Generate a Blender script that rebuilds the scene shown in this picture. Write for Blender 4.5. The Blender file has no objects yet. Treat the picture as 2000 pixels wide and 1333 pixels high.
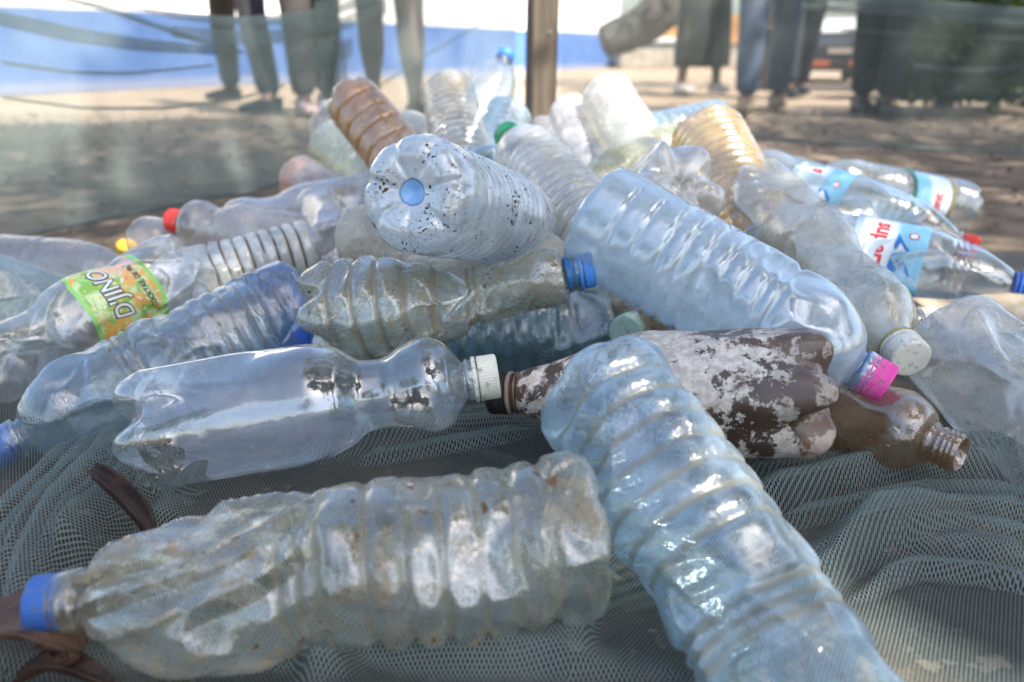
import bpy, bmesh, math, random
import numpy as np
from mathutils import Vector, Matrix

random.seed(7)
S = bpy.context.scene
COL = S.collection
PITCH, FPX, CZ = math.radians(20.0), 28.0 / 36.0 * 2000.0, 0.31

# ------------------------------------------------------------------ camera, sky, sun, exposure
cam = bpy.data.cameras.new('camera')
cam.lens, cam.sensor_width, cam.clip_start, cam.clip_end = 28.0, 36.0, 0.01, 500.0
cam.dof.use_dof, cam.dof.focus_distance, cam.dof.aperture_fstop = True, 0.58, 5.0
camo = bpy.data.objects.new('camera', cam)
camo.location = (0, 0, CZ)
camo.rotation_euler = (math.radians(90) - PITCH, 0, 0)
COL.objects.link(camo)
S.camera = camo

SUN_DIR = Vector((0.42, -0.38, 0.82)).normalized()          # towards the sun
W = bpy.data.worlds.new('World')
S.world = W
W.use_nodes = True
wn = W.node_tree
sky = wn.nodes.new('ShaderNodeTexSky')
sky.sky_type, sky.sun_disc = 'NISHITA', False
sky.sun_elevation = math.asin(SUN_DIR.z)
sky.sun_rotation = math.atan2(SUN_DIR.x, SUN_DIR.y)
sky.air_density, sky.dust_density, sky.ozone_density = 1.0, 2.6, 1.0
wn.links.new(sky.outputs[0], wn.nodes['Background'].inputs[0])
wn.nodes['Background'].inputs[1].default_value = 0.15
sl = bpy.data.lights.new('sun', 'SUN')
sl.energy, sl.angle, sl.color = 4.5, math.radians(0.53), (1.0, 0.95, 0.86)
so = bpy.data.objects.new('sun', sl)
so.rotation_euler = (-SUN_DIR).to_track_quat('-Z', 'Y').to_euler()
COL.objects.link(so)
S.view_settings.view_transform = 'Standard'
S.view_settings.look = 'None'
S.view_settings.exposure = 1.65
S.view_settings.gamma = 1.0
S.view_settings.use_curve_mapping = False
S.render.engine = 'CYCLES'
cy = S.cycles
cy.use_denoising = True
cy.max_bounces, cy.diffuse_bounces, cy.glossy_bounces, cy.transmission_bounces = 10, 3, 3, 4
cy.transparent_max_bounces = 48
cy.caustics_reflective = cy.caustics_refractive = False
cy.sample_clamp_indirect = 6.0

# ------------------------------------------------------------------ helpers
CAM = Vector((0, 0, CZ))
def P(x, y, d):
    """A point in the place, seen at photograph pixel x, y (2000 x 1333), d metres deep."""
    X, Y = (x - 1000) / FPX * d, -(y - 666.5) / FPX * d
    return Vector((X, Y * math.sin(PITCH) + d * math.cos(PITCH), CZ + Y * math.cos(PITCH) - d * math.sin(PITCH)))
def G(x, y, z=0.0):
    r = P(x, y, 1.0) - CAM
    return CAM + r * ((z - CZ) / r.z)

def link(o, parent=None):
    COL.objects.link(o)
    if parent: o.parent = parent
    return o
def tag(o, label=None, cat=None, group=None, kind=None):
    for k, v in (('label', label), ('category', cat), ('group', group), ('kind', kind)):
        if v: o[k] = v
    return o
def thing(name, label, cat, mat=None, group=None):
    o = bpy.data.objects.new(name, None)
    o.empty_display_size = 0.02
    if mat is not None: o.matrix_world = mat if isinstance(mat, Matrix) else Matrix.Translation(mat)
    link(o)
    return tag(o, label, cat, group)
def mesh_obj(name, verts, faces, mat, parent=None, smooth=True, uv=None, attrs=None):
    me = bpy.data.meshes.new(name)
    me.from_pydata([tuple(map(float, v)) for v in verts], [], [tuple(map(int, f)) for f in faces])
    if smooth: me.polygons.foreach_set('use_smooth', [True] * len(me.polygons))
    if uv is not None:
        l = me.uv_layers.new(name='UVMap')
        idx = np.empty(len(me.loops), dtype=np.int32); me.loops.foreach_get('vertex_index', idx)
        l.data.foreach_set('uv', np.asarray(uv, dtype=np.float32)[idx].ravel())
    for k, a in (attrs or {}).items():
        at = me.attributes.new(k, 'FLOAT', 'POINT'); at.data.foreach_set('value', np.asarray(a, dtype=np.float32))
    if mat: me.materials.append(mat)
    me.update()
    return link(bpy.data.objects.new(name, me), parent)
def grid_faces(nu, nv, wrap=False, off=0):
    """nu columns x nv rows of vertices, index = row*nu + column"""
    f = []
    for j in range(nv - 1):
        for i in range(nu if wrap else nu - 1):
            a = off + j * nu + i; b = off + j * nu + (i + 1) % nu
            f.append((a, b, b + nu, a + nu))
    return f
def bm_obj(name, bm, mat, parent=None, smooth=False):
    me = bpy.data.meshes.new(name)
    bm.to_mesh(me); bm.free()
    if smooth: me.polygons.foreach_set('use_smooth', [True] * len(me.polygons))
    if mat: me.materials.append(mat)
    return link(bpy.data.objects.new(name, me), parent)
def box(bm, c, s, rot=None, bev=0.0):
    m = Matrix.Translation(c) @ (rot.to_4x4() if rot else Matrix()) @ Matrix.Diagonal((s[0], s[1], s[2], 1))
    r = bmesh.ops.create_cube(bm, size=1.0, matrix=m)
    if bev:
        bmesh.ops.bevel(bm, geom=list({e for v in r['verts'] for e in v.link_edges}), offset=bev, segments=2, affect='EDGES', profile=0.6)

def vnoise(p, seed=0):
    """value noise in 3-D, -1..1, p is (n,3)"""
    p = np.asarray(p, dtype=np.float64) + seed * 17.31
    i = np.floor(p).astype(np.int64); f = p - i; f = f * f * (3 - 2 * f)
    def h(a, b, c):
        n = (a * 374761393 + b * 668265263 + c * 2147483647 + seed * 144665) & 0xffffffff
        n = ((n ^ (n >> 13)) * 1274126177) & 0xffffffff
        return ((n ^ (n >> 16)) & 0xffff) / 32767.5 - 1
    x, y, z = i.T; fx, fy, fz = f.T
    r = 0
    for dx in (0, 1):
        for dy in (0, 1):
            for dz in (0, 1):
                r = r + h(x + dx, y + dy, z + dz) * (fx if dx else 1 - fx) * (fy if dy else 1 - fy) * (fz if dz else 1 - fz)
    return r
def sstep(a, b, x):
    t = np.clip((x - a) / (b - a), 0, 1); return t * t * (3 - 2 * t)

# ------------------------------------------------------------------ materials
class NT:
    def __init__(s, name):
        s.m = bpy.data.materials.new(name); s.m.use_nodes = True
        s.t = s.m.node_tree; s.t.nodes.clear()
        s.out = s.t.nodes.new('ShaderNodeOutputMaterial')
    def n(s, typ, ins=None, **kw):
        nd = s.t.nodes.new('ShaderNode' + typ)
        for k, v in kw.items(): setattr(nd, k, v)
        for k, v in (ins or {}).items():
            if isinstance(v, bpy.types.NodeSocket): s.t.links.new(v, nd.inputs[k])
            else:
                if isinstance(v, tuple) and len(v) == 3 and nd.inputs[k].type == 'RGBA': v = (*v, 1)
                nd.inputs[k].default_value = v
        return nd
    def math(s, op, a, b=0.0, c=0.0, clamp=False):
        nd = s.n('Math', {0: a, 1: b, 2: c}, operation=op, use_clamp=clamp); return nd.outputs[0]
    def mix(s, f, a, b):
        nd = s.n('Mix', {0: f}, data_type='RGBA')
        for k, v in ((6, a), (7, b)):
            if isinstance(v, bpy.types.NodeSocket): s.t.links.new(v, nd.inputs[k])
            else: nd.inputs[k].default_value = (*v[:3], 1)
        return nd.outputs[2]
    def shmix(s, f, a, b):
        return s.n('MixShader', {0: f, 1: a, 2: b}).outputs[0]
    def noise(s, scale, detail=3.0, rough=0.55, dist=0.0, co=None, w=0.0):
        ins = {'Scale': scale, 'Detail': detail, 'Roughness': rough, 'Distortion': dist}
        if w: ins['W'] = w
        if co is not None: ins['Vector'] = co
        return s.n('TexNoise', ins, noise_dimensions='4D' if w else '3D').outputs[0]
    def ramp(s, f, a, b, lo=0.0, hi=1.0, smooth=True):
        nd = s.n('MapRange', {0: f, 1: a, 2: b, 3: lo, 4: hi})
        nd.interpolation_type = 'SMOOTHSTEP' if smooth else 'LINEAR'; nd.clamp = True
        return nd.outputs[0]
    def obj(s): return s.n('TexCoord').outputs['Object']
    def done(s, sh):
        s.t.links.new(sh, s.out.inputs[0]); return s.m

def solid(name, col, rough=0.5, var=0.12, scale=30.0, bump=0.0, spec=0.4, bscale=None, col2=None):
    t = NT(name); co = t.obj(); nz = t.noise(scale, 4, co=co)
    c2 = col2 or tuple(max(0, c * (1 - 2.5 * var)) for c in col)
    c = t.mix(t.ramp(nz, 0.3, 0.7), c2, col)
    ins = {'Base Color': c, 'Roughness': rough, 'Specular IOR Level': spec}
    if bump:
        ins['Normal'] = t.n('Bump', {'Strength': bump, 'Distance': 0.002, 'Height': t.noise(bscale or scale * 4, 4, co=co)}).outputs[0]
    return t.done(t.n('BsdfPrincipled', ins).outputs[0])

def plastic(name, tint=(.95, .96, .96), haze=0.12, hcol=(.72, .75, .74), rough=0.12, wr=0.3, wscale=60.0, seed=1.0,
            film=0.0, fcol=(.35, .29, .2), fscale=28.0, specks=0.0, scol=(.04, .03, .022), sscale=330.0,
            groove=0.0, gcol=(.12, .085, .045), edge=0.45, gloss=1.0, spot=None, endtint=None, transl=0.45, patch=0.5, drops=0.0, crease=0.25, cscale=24.0):
    """Thin weathered PET: sees through, catches the sky, clouded by haze and dirt."""
    t = NT(name); co = t.obj()
    facing = t.n('LayerWeight', {'Blend': 0.5}).outputs['Facing']
    f3 = t.math('POWER', facing, 2.6); f5 = t.math('POWER', facing, 4.0)
    n1 = t.noise(wscale, 5, 0.6, 0.6, co, seed); n2 = t.noise(wscale * 7, 3, 0.5, 0.3, co, seed + 3)
    h = t.math('ADD', t.math('MULTIPLY', n1, 1.0), t.math('MULTIPLY', n2, 0.16))
    if crease:                                    # dented sheet: flat facets that meet in sharp creases
        wv = t.n('VectorMath', {0: co, 1: t.n('VectorMath', {0: t.n('TexNoise', {'Vector': co, 'Scale': 30.0, 'Detail': 2.0}).outputs['Color'], 1: (.03, .03, .03)}, operation='MULTIPLY').outputs[0]}, operation='ADD').outputs[0]
        cr = t.n('TexVoronoi', {'Vector': wv, 'Scale': cscale, 'Detail': 1.0, 'Roughness': .45}).outputs['Distance']
        h = t.math('ADD', h, t.math('MULTIPLY', cr, crease * 2.2))
    if drops:
        v = t.n('TexVoronoi', {'Vector': co, 'Scale': 160.0, 'Randomness': 1.0}).outputs['Distance']
        keep = t.ramp(t.noise(45, 2, co=co), 0.5, 0.62)
        h = t.math('ADD', h, t.math('MULTIPLY', t.math('MULTIPLY', t.ramp(v, 0.22, 0.10), keep), drops))
    bump = t.n('Bump', {'Strength': wr, 'Distance': 0.004, 'Height': h}).outputs[0]
    tr = t.mix(f3, tint, tuple(c ** 3 for c in tint))
    if endtint:                                   # thicker plastic keeps more colour near the base
        g = t.n('SeparateXYZ', {0: co}).outputs[2]
        tr = t.mix(t.ramp(g, endtint[1], endtint[0]), tr, endtint[2])
    transp = t.n('BsdfTransparent', {0: tr}).outputs[0]
    hc = t.mix(t.ramp(t.noise(fscale * 0.6, 3, co=co, w=seed + 9), 0.35, 0.7), hcol, tuple(c * 0.86 for c in hcol))
    if endtint: hc = t.mix(t.ramp(g, endtint[1], endtint[0]), hc, endtint[2])
    hz = t.shmix(transl, t.n('BsdfDiffuse', {0: hc, 'Normal': bump}).outputs[0], t.n('BsdfTranslucent', {0: hc, 'Normal': bump}).outputs[0])
    pt = t.ramp(t.noise(fscale, 4, 0.62, 0.4, co, seed + 5), 0.35, 0.72, 1 - patch, 1 + patch)
    fac = t.math('ADD', t.math('MULTIPLY', pt, haze), t.math('MULTIPLY', f3, edge), clamp=True)
    sh = t.shmix(fac, transp, hz)
    gl = t.n('BsdfGlossy', {'Roughness': t.ramp(n1, .3, .7, rough * 0.7, rough * 1.5), 'Normal': bump, 0: (1, 1, 1)}).outputs[0]
    sh = t.shmix(t.math('MULTIPLY', t.math('ADD', t.math('MULTIPLY', f5, 0.75), 0.11), gloss, clamp=True), sh, gl)
    mask = None
    def add(m):
        nonlocal mask
        mask = m if mask is None else t.math('MAXIMUM', mask, m)
    dcol = fcol
    if film:
        a = t.noise(fscale * 1.6, 6, 0.68, 0.5, co, seed + 7)
        b = t.noise(420, 2, 0.6, 0, co, seed + 2)
        add(t.math('MULTIPLY', t.ramp(t.math('ADD', t.math('MULTIPLY', a, 0.72), t.math('MULTIPLY', b, 0.28)), 0.60 - 0.26 * film, 0.72 - 0.22 * film), 0.7))
    if groove:
        at = t.n('Attribute', attribute_name='groove').outputs['Fac']
        k = t.math('MULTIPLY', t.ramp(at, 0.45, 0.95), t.ramp(t.noise(45, 4, 0.6, 0, co, seed + 4), 0.3, 0.55))
        m2 = t.math('MULTIPLY', k, groove)
        dcol = t.mix(t.ramp(at, 0.4, 0.8), dcol, gcol)
        add(m2)
    if mask is not None:
        dd = t.shmix(0.3, t.n('BsdfDiffuse', {0: dcol}).outputs[0], t.n('BsdfTranslucent', {0: dcol}).outputs[0])
        sh = t.shmix(mask, sh, dd)
    if specks:
        a = t.noise(sscale, 2, 0.55, 0.6, co, seed + 11); b = t.noise(30, 3, 0.6, 0, co, seed + 12)
        m = t.ramp(t.math('ADD', a, t.math('MULTIPLY', t.math('SUBTRACT', b, 0.5), 0.55)), 0.77 - 0.16 * specks, 0.80 - 0.16 * specks)
        sh = t.shmix(m, sh, t.n('BsdfDiffuse', {0: scol}).outputs[0])
    if spot:
        xy = t.n('VectorMath', {0: co, 1: (1, 1, 0)}, operation='MULTIPLY').outputs[0]
        d = t.n('VectorMath', {0: xy}, operation='LENGTH').outputs['Value']
        d = t.math('ADD', d, t.math('MULTIPLY', t.math('SUBTRACT', t.noise(90, 2, co=co), 0.5), 0.004))
        g2 = t.n('SeparateXYZ', {0: co}).outputs[2]
        m = t.math('MULTIPLY', t.ramp(d, spot[0] + .0008, spot[0]), t.ramp(g2, 0.035, 0.03))
        rim = t.math('MULTIPLY', t.ramp(d, spot[0] - .002, spot[0] - .0004), 1.0)
        c = t.mix(rim, spot[1], tuple(x * .45 for x in spot[1]))
        sh = t.shmix(t.math('MULTIPLY', m, 0.85), sh, t.n('BsdfPrincipled', {'Base Color': c, 'Roughness': 0.2}).outputs[0])
    return t.done(sh)

def net_material(name, col, pu=0.0035, pv=0.005, w=0.23, dens=1.0, lift=0.0):
    t = NT(name)
    uv = t.n('TexCoord').outputs['UV']
    wob = t.n('VectorMath', {0: t.n('TexNoise', {'Vector': uv, 'Scale': 6.0, 'Detail': 1.0}).outputs['Color'], 1: (.009, .009, 0)}, operation='MULTIPLY').outputs[0]
    uv2 = t.n('VectorMath', {0: uv, 1: wob}, operation='ADD').outputs[0]
    sp = t.n('SeparateXYZ', {0: uv2})
    a = t.math('ADD', t.math('MULTIPLY', sp.outputs[0], 1 / pu), t.math('MULTIPLY', sp.outputs[1], 1 / pv))
    b = t.math('SUBTRACT', t.math('MULTIPLY', sp.outputs[0], 1 / pu), t.math('MULTIPLY', sp.outputs[1], 1 / pv))
    bunch = t.n('Attribute', attribute_name='bunch').outputs['Fac']      # cloth gathered into a fold packs its threads
    w = t.math('ADD', t.math('MULTIPLY', bunch, .20), w)
    la = t.math('LESS_THAN', t.math('FRACT', a), w); lb = t.math('LESS_THAN', t.math('FRACT', b), w)
    knot = t.math('MULTIPLY', t.math('LESS_THAN', t.math('FRACT', t.math('ADD', a, .06)), t.math('ADD', w, .12)), t.math('LESS_THAN', t.math('FRACT', t.math('ADD', b, .06)), t.math('ADD', w, .12)))
    m = t.math('MAXIMUM', t.math('MAXIMUM', la, lb), knot)
    nz = t.ramp(t.noise(9.0, 4, co=uv), 0.3, 0.7)
    c = t.mix(nz, tuple(x * .8 for x in col), col)
    th = t.shmix(0.4, t.n('BsdfDiffuse', {0: c}).outputs[0], t.n('BsdfTranslucent', {0: c}).outputs[0])
    return t.done(t.shmix(t.math('MULTIPLY', m, dens), t.n('BsdfTransparent').outputs[0], th))

# ------------------------------------------------------------------ ground
def ground_material():
    t = NT('dirt'); co = t.obj()
    big = t.noise(1.3, 5, 0.6, 0, co); mid = t.noise(9, 5, 0.65, 0.2, co); fine = t.noise(120, 4, 0.7, 0, co)
    y = t.n('SeparateXYZ', {0: co}).outputs[1]
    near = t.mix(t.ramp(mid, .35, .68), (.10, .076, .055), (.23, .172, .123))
    under_net = t.mix(t.ramp(mid, .35, .68), (.055, .038, .026), (.17, .12, .078))       # darker earth colour under the netting
    near = t.mix(t.ramp(t.math('ADD', y, t.math('MULTIPLY', big, .4)), .95, 1.45), under_net, near)
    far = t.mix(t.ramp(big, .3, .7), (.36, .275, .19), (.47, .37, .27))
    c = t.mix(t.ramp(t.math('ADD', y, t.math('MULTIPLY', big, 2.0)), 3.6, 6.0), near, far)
    c = t.mix(t.ramp(fine, .5, .75, 0, .55), c, (.07, .05, .035))
    c = t.mix(t.ramp(t.noise(55, 3, co=co), .62, .7, 0, .5), c, (.42, .32, .22))
    hgt = t.math('ADD', t.math('MULTIPLY', mid, 1.0), t.math('MULTIPLY', fine, .25))
    return t.done(t.n('BsdfPrincipled', {'Base Color': c, 'Roughness': .95, 'Specular IOR Level': .15,
                  'Normal': t.n('Bump', {'Strength': .8, 'Distance': .02, 'Height': hgt}).outputs[0]}).outputs[0])
def build_ground():
    xs = np.concatenate([np.linspace(-150, -4, 12)[:-1], np.linspace(-4, 4, 120), np.linspace(4, 26, 60)[1:], np.linspace(26, 150, 9)[1:]])
    ys = np.concatenate([np.linspace(-120, -2, 10)[:-1], np.linspace(-2, 6, 120), np.linspace(6, 40, 70)[1:], np.linspace(40, 200, 9)[1:]])
    X, Y = np.meshgrid(xs, ys)
    p = np.stack([X.ravel(), Y.ravel(), np.zeros(X.size)], 1)
    z = 0.010 * vnoise(p * 1.7, 3) + 0.005 * vnoise(p * 6, 4) - 0.016
    z = z - .37 * sstep(.27, .34, p[:, 0] / np.maximum(p[:, 1], 1)) * sstep(7, 12, p[:, 1])    # the yard dips towards the road
    p[:, 2] = z
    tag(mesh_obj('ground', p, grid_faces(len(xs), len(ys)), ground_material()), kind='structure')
build_ground()
NETC = (.25, .31, .295)
NET_GROUND = net_material('green_netting', NETC, 0.0025, 0.0041, 0.17)
NET_BACK = net_material('grey_green_netting', (.225, .275, .25), 0.0042, 0.0042, 0.38)
NET_HEM = net_material('doubled_netting', (.13, .17, .165), 0.0042, 0.0042, 0.46)
NET_DARK = net_material('shaded_netting', (.13, .15, .14), 0.0040, 0.0040, 0.30)  # darker copy for the right net, its shade put into the thread colour

FOLDS = []      # (polyline in the plane, height, width)
def fold(px, h, w): FOLDS.append(([G(x, y) for x, y in px], h, w))
fold([(270, 860), (200, 960), (120, 1060), (60, 1180), (20, 1330)], .028, .012)
fold([(340, 890), (250, 1000), (180, 1090), (130, 1190)], .026, .011)
fold([(190, 900), (90, 1000), (20, 1090), (-60, 1200)], .014, .011)
fold([(420, 930), (330, 1010), (300, 1060)], .012, .010)
fold([(560, 930), (700, 905), (860, 868), (1060, 850)], .016, .010)
fold([(640, 905), (800, 850), (930, 815), (1060, 822)], .016, .009)
fold([(1380, 930), (1560, 900), (1760, 920), (2050, 945)], .022, .014)
fold([(1430, 1030), (1560, 1005), (1700, 975), (1850, 965), (2060, 960)], .030, .012)
fold([(1620, 1130), (1740, 1085), (1860, 1050), (2050, 1045)], .022, .013)
fold([(1500, 1190), (1640, 1130), (1760, 1100), (1900, 1110), (2060, 1130)], .016, .014)
fold([(1640, 760), (1760, 770), (1830, 850), (1900, 900)], .016, .011)
fold([(1750, 640), (1850, 630), (1990, 640), (2080, 650)], .018, .014)
fold([(60, 1330), (180, 1300), (420, 1310), (700, 1290), (1000, 1310), (1250, 1340)], .016, .014)
fold([(1180, 1100), (1150, 1220), (1120, 1330)], .012, .012)
fold([(620, 1230), (600, 1290), (620, 1380)], .018, .012)
for _p, _h in (([(300, 875), (225, 985), (150, 1075), (95, 1190)], .014), ([(240, 850), (150, 960), (70, 1060), (0, 1190)], .014), ([(150, 890), (60, 980), (-20, 1060)], .012), ([(380, 915), (290, 1005), (240, 1070)], .013),
               ([(1400, 965), (1560, 950), (1760, 945), (2050, 965)], .014), ([(1500, 1060), (1640, 1030), (1800, 1005), (2060, 1000)], .015), ([(1450, 905), (1600, 880), (1750, 885)], .012), ([(1580, 1165), (1720, 1115), (1880, 1080), (2060, 1085)], .013),
               ([(1680, 1190), (1800, 1150), (1930, 1150), (2060, 1175)], .013), ([(600, 925), (760, 890), (900, 845), (1060, 835)], .012), ([(700, 935), (850, 905), (1050, 870)], .012), ([(150, 1300), (420, 1290), (640, 1300)], .010)):
    fold(_p, _h, .0055)
def ground_net():
    nx, ny = 640, 520
    X, Y = np.meshgrid(np.linspace(-.78, .90, nx), np.linspace(.07, 1.22, ny))
    p = np.stack([X.ravel(), Y.ravel(), np.zeros(X.size)], 1)
    z = 0.003 * vnoise(p * 9, 8) + 0.002 * vnoise(p * 23, 9) + 0.011
    bunch = np.zeros(len(p))
    q = p[:, :2] + 0.006 * np.stack([vnoise(p * 14, 1), vnoise(p * 14, 2)], 1)
    for pts, h, w in FOLDS:
        best = np.full(len(p), 9.0); tt = np.zeros(len(p)); sg = np.ones(len(p))
        for k in range(len(pts) - 1):
            a = np.array(pts[k][:2]); b = np.array(pts[k + 1][:2]); ab = b - a
            t = np.clip(((q - a) @ ab) / (ab @ ab), 0, 1)
            d = np.linalg.norm(q - a - t[:, None] * ab, axis=1)
            n = np.array([-ab[1], ab[0]])
            if n[1] > 0 or (abs(n[1]) < 1e-9 and n[0] < 0): n = -n
            u = d < best; best[u] = d[u]; tt[u] = (k + t[u]) / (len(pts) - 1); sg[u] = np.sign((q[u] - a) @ n)
        env = np.clip(np.minimum(tt, 1 - tt) * 5 + .25, 0, 1)
        r = best / w
        bunch = np.maximum(bunch, env * np.exp(-(r - .25) ** 2 * 1.1) * (sg * .0 + 1))
        near = np.where(sg > 0, r, 0); far = np.where(sg > 0, 0, r)        # rolled over: steep towards the low side
        z = z + h * env * np.where(sg > 0, 1 - sstep(.15, .95, near), np.exp(-(far / 1.5) ** 2)) - .002 * env * np.exp(-(near - 1.2) ** 2 * 6) * (sg > 0)
    p[:, 2] = z
    # cloth keeps its own length, so the weave is carried along the surface
    Z = z.reshape(ny, nx); XX = p[:, 0].reshape(ny, nx); YY = p[:, 1].reshape(ny, nx)
    U = XX
    V = np.concatenate([np.zeros((1, nx)), np.cumsum(np.hypot(np.diff(YY, axis=0), np.diff(Z, axis=0) * .8), 0)], 0)
    ker = np.hanning(91); ker /= ker.sum()           # the weave stays square: lengths even out sideways
    V = np.array([np.convolve(np.pad(v, 45, mode='edge'), ker, 'valid') for v in V])
    o = mesh_obj('ground_net', p, grid_faces(nx, ny), NET_GROUND, uv=np.stack([U.ravel(), V.ravel()], 1), attrs={'bunch': bunch})
    tag(o, 'grey green mesh netting spread in folds on the ground beneath the bottles', 'net')
ground_net()

# ------------------------------------------------------------------ upright nets and post
def hang_net(cols, nrow=90, ncol=260, amp=0.012, seed=1, wr=6.0):
    """cols: (px x, px y bottom, px y top, depth) -> a hanging sheet"""
    c = np.array(cols, float); s = np.linspace(0, len(c) - 1, ncol)
    ci = np.stack([np.interp(s, range(len(c)), c[:, k]) for k in range(4)], 1)
    k = np.hanning(15); k /= k.sum()
    for j in range(4):
        ci[:, j] = np.convolve(np.pad(ci[:, j], 7, mode='edge'), k, 'valid')
    B = np.array([P(x, yb, d) for x, yb, yt, d in ci]); T = np.array([P(x, yt, d) for x, yb, yt, d in ci])
    T[:, :2] = B[:, :2]
    w = np.linspace(0, 1, nrow)[:, None, None]
    p = (B[None] * (1 - w) + T[None] * w).reshape(-1, 3)
    L = np.concatenate([[0], np.cumsum(np.linalg.norm(np.diff(B[:, :2], axis=0), axis=1))])
    q = np.stack([np.tile(L, nrow) * 1.2, p[:, 2] * wr, np.zeros(len(p))], 1)
    dsp = amp * (vnoise(q * 1.4, seed) + .6 * vnoise(q * np.array([1.2, 4, 1]), seed + 1) + .35 * (1 - np.abs(vnoise(q * np.array([.8, 3.0, 1]), seed + 2))))
    tng = np.gradient(B[:, :2], axis=0); tng /= np.linalg.norm(tng, axis=1)[:, None]
    nrm = np.stack([-tng[:, 1], tng[:, 0]], 1)
    p[:, 0] += dsp * np.tile(nrm[:, 0], nrow); p[:, 1] += dsp * np.tile(nrm[:, 1], nrow)
    return p, np.stack([np.tile(L, nrow), p[:, 2]], 1), ncol, nrow
def net_thing(cols, label, seed, strips, amp=.012, mat=None):
    p, uv, nc, nr = hang_net(cols, seed=seed, amp=amp)
    root = thing('hanging_net', label, 'net', Matrix.Translation((0, 0, 0)))
    mesh_obj('sheet', p, grid_faces(nc, nr), mat or NET_BACK, root, uv=uv)
    for (name, pts, half) in strips:              # gathered folds and hems, a hand's width in front of the sheet
        s = np.linspace(0, len(pts) - 1, 90); a = np.array(pts, float)
        ci = np.stack([np.interp(s, range(len(a)), a[:, k]) for k in range(4)], 1)
        k = np.hanning(13); k /= k.sum()
        for j in range(4): ci[:, j] = np.convolve(np.pad(ci[:, j], 6, mode='edge'), k, 'valid')
        V, UV = [], []; m = 15
        for r in range(m):
            ang = math.pi * (r / (m - 1) - .5)
            for i, (x, y, hw, d) in enumerate(ci):
                b = P(x, y + hw * math.sin(ang), d - .012 - .6 * hw / FPX * d * math.cos(ang))
                V.append(b); UV.append((i * .012, r * .004 + hw * r * .0002))
        mesh_obj(name, V, grid_faces(90, m), NET_HEM if half else mat or NET_BACK, root, uv=UV)
    return root
LEFT = [(-420, 600, -60, 1.15), (-100, 492, -40, 1.28), (0, 470, -18, 1.36), (180, 432, 2, 1.48), (350, 400, 26, 1.62), (500, 370, 38, 1.8), (620, 340, 28, 2.0), (690, 322, 8, 2.12)]
net_thing(LEFT, 'sagging grey green net wall left of the pile with a drooping folded top edge', 21, [
    ('hem', [(230, 0, 9, 1.5), (350, 32, 8, 1.6), (470, 42, 9, 1.74), (560, 40, 10, 1.9), (640, 26, 10, 2.0), (730, -5, 10, 2.1)], False),
    ('fold', [(-60, 20, 14, 1.3), (0, 36, 15, 1.33), (130, 66, 15, 1.41), (270, 88, 13, 1.52), (430, 100, 8, 1.66)], True),
    ('fold', [(110, -8, 6, 1.38), (190, 12, 6, 1.45), (290, 46, 6, 1.55), (400, 84, 6, 1.65), (480, 104, 4, 1.74)], True),
    ('fold', [(0, 122, 4, 1.34), (140, 142, 4, 1.43), (250, 144, 4, 1.52), (420, 128, 3, 1.68)], True),
    ('fold', [(0, 190, 3, 1.34), (160, 212, 4, 1.45), (330, 212, 4, 1.6), (480, 190, 3, 1.75), (560, 165, 3, 1.9)], True),
    ('fold', [(330, 62, 12, 1.6), (450, 74, 14, 1.72), (560, 72, 14, 1.86), (660, 50, 14, 2.0), (760, 12, 12, 2.1)], False),
    ('fold', [(560, 130, 18, 1.88), (620, 118, 20, 1.97), (690, 92, 18, 2.06)], False),
    ('hem', [(-300, 560, 5, 1.18), (0, 470, 5, 1.35), (180, 433, 5, 1.47), (350, 400, 5, 1.61), (500, 371, 5, 1.79), (620, 341, 4, 1.98)], True),
])
MID = [(640, 335, 10, 2.05), (700, 325, -5, 2.12), (830, 318, -60, 2.2), (1010, 315, -120, 2.3)]
net_thing(MID, 'thin net panel behind the pile between the left corner and the wooden post', 31, [
    ('fold', [(655, 0, 16, 2.0), (660, 90, 18, 2.0), (652, 180, 20, 2.0), (640, 300, 22, 2.0)], False),
    ('fold', [(740, 170, 3, 2.1), (830, 110, 3, 2.15), (900, 70, 3, 2.2), (980, 20, 3, 2.25)], False),
    ('fold', [(905, 200, 3, 2.15), (935, 90, 3, 2.2), (955, -10, 3, 2.22)], True),
], amp=.006)
RIGHT = [(1085, 316, -90, 2.34), (1250, 270, -60, 2.33), (1440, 272, -22, 2.3), (1560, 277, -10, 2.27), (1740, 286, 4, 2.22), (2000, 302, 24, 2.15), (2300, 330, 50, 2.05)]
net_thing(RIGHT, 'dark grey green net wall right of the wooden post with rolled top hem', 41, [
    ('hem', [(1430, -24, 8, 2.28), (1560, -10, 9, 2.26), (1740, 6, 11, 2.2), (1880, 16, 12, 2.17), (2020, 30, 13, 2.14), (2300, 62, 13, 2.05)], True),
    ('fold', [(1560, 14, 7, 2.26), (1740, 22, 9, 2.2), (2000, 48, 9, 2.14), (2300, 75, 9, 2.05)], True),
    ('fold', [(1640, 58, 4, 2.24), (1800, 70, 5, 2.18), (2050, 78, 5, 2.12)], False),
    ('fold', [(1780, 128, 5, 2.18), (1900, 140, 6, 2.14), (2060, 128, 5, 2.1)], True),
    ('hem', [(1180, 276, 3, 2.32), (1440, 272, 4, 2.29), (1740, 286, 4, 2.21), (2000, 302, 4, 2.14), (2300, 330, 4, 2.04)], True),
], amp=.01, mat=NET_DARK)

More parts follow.
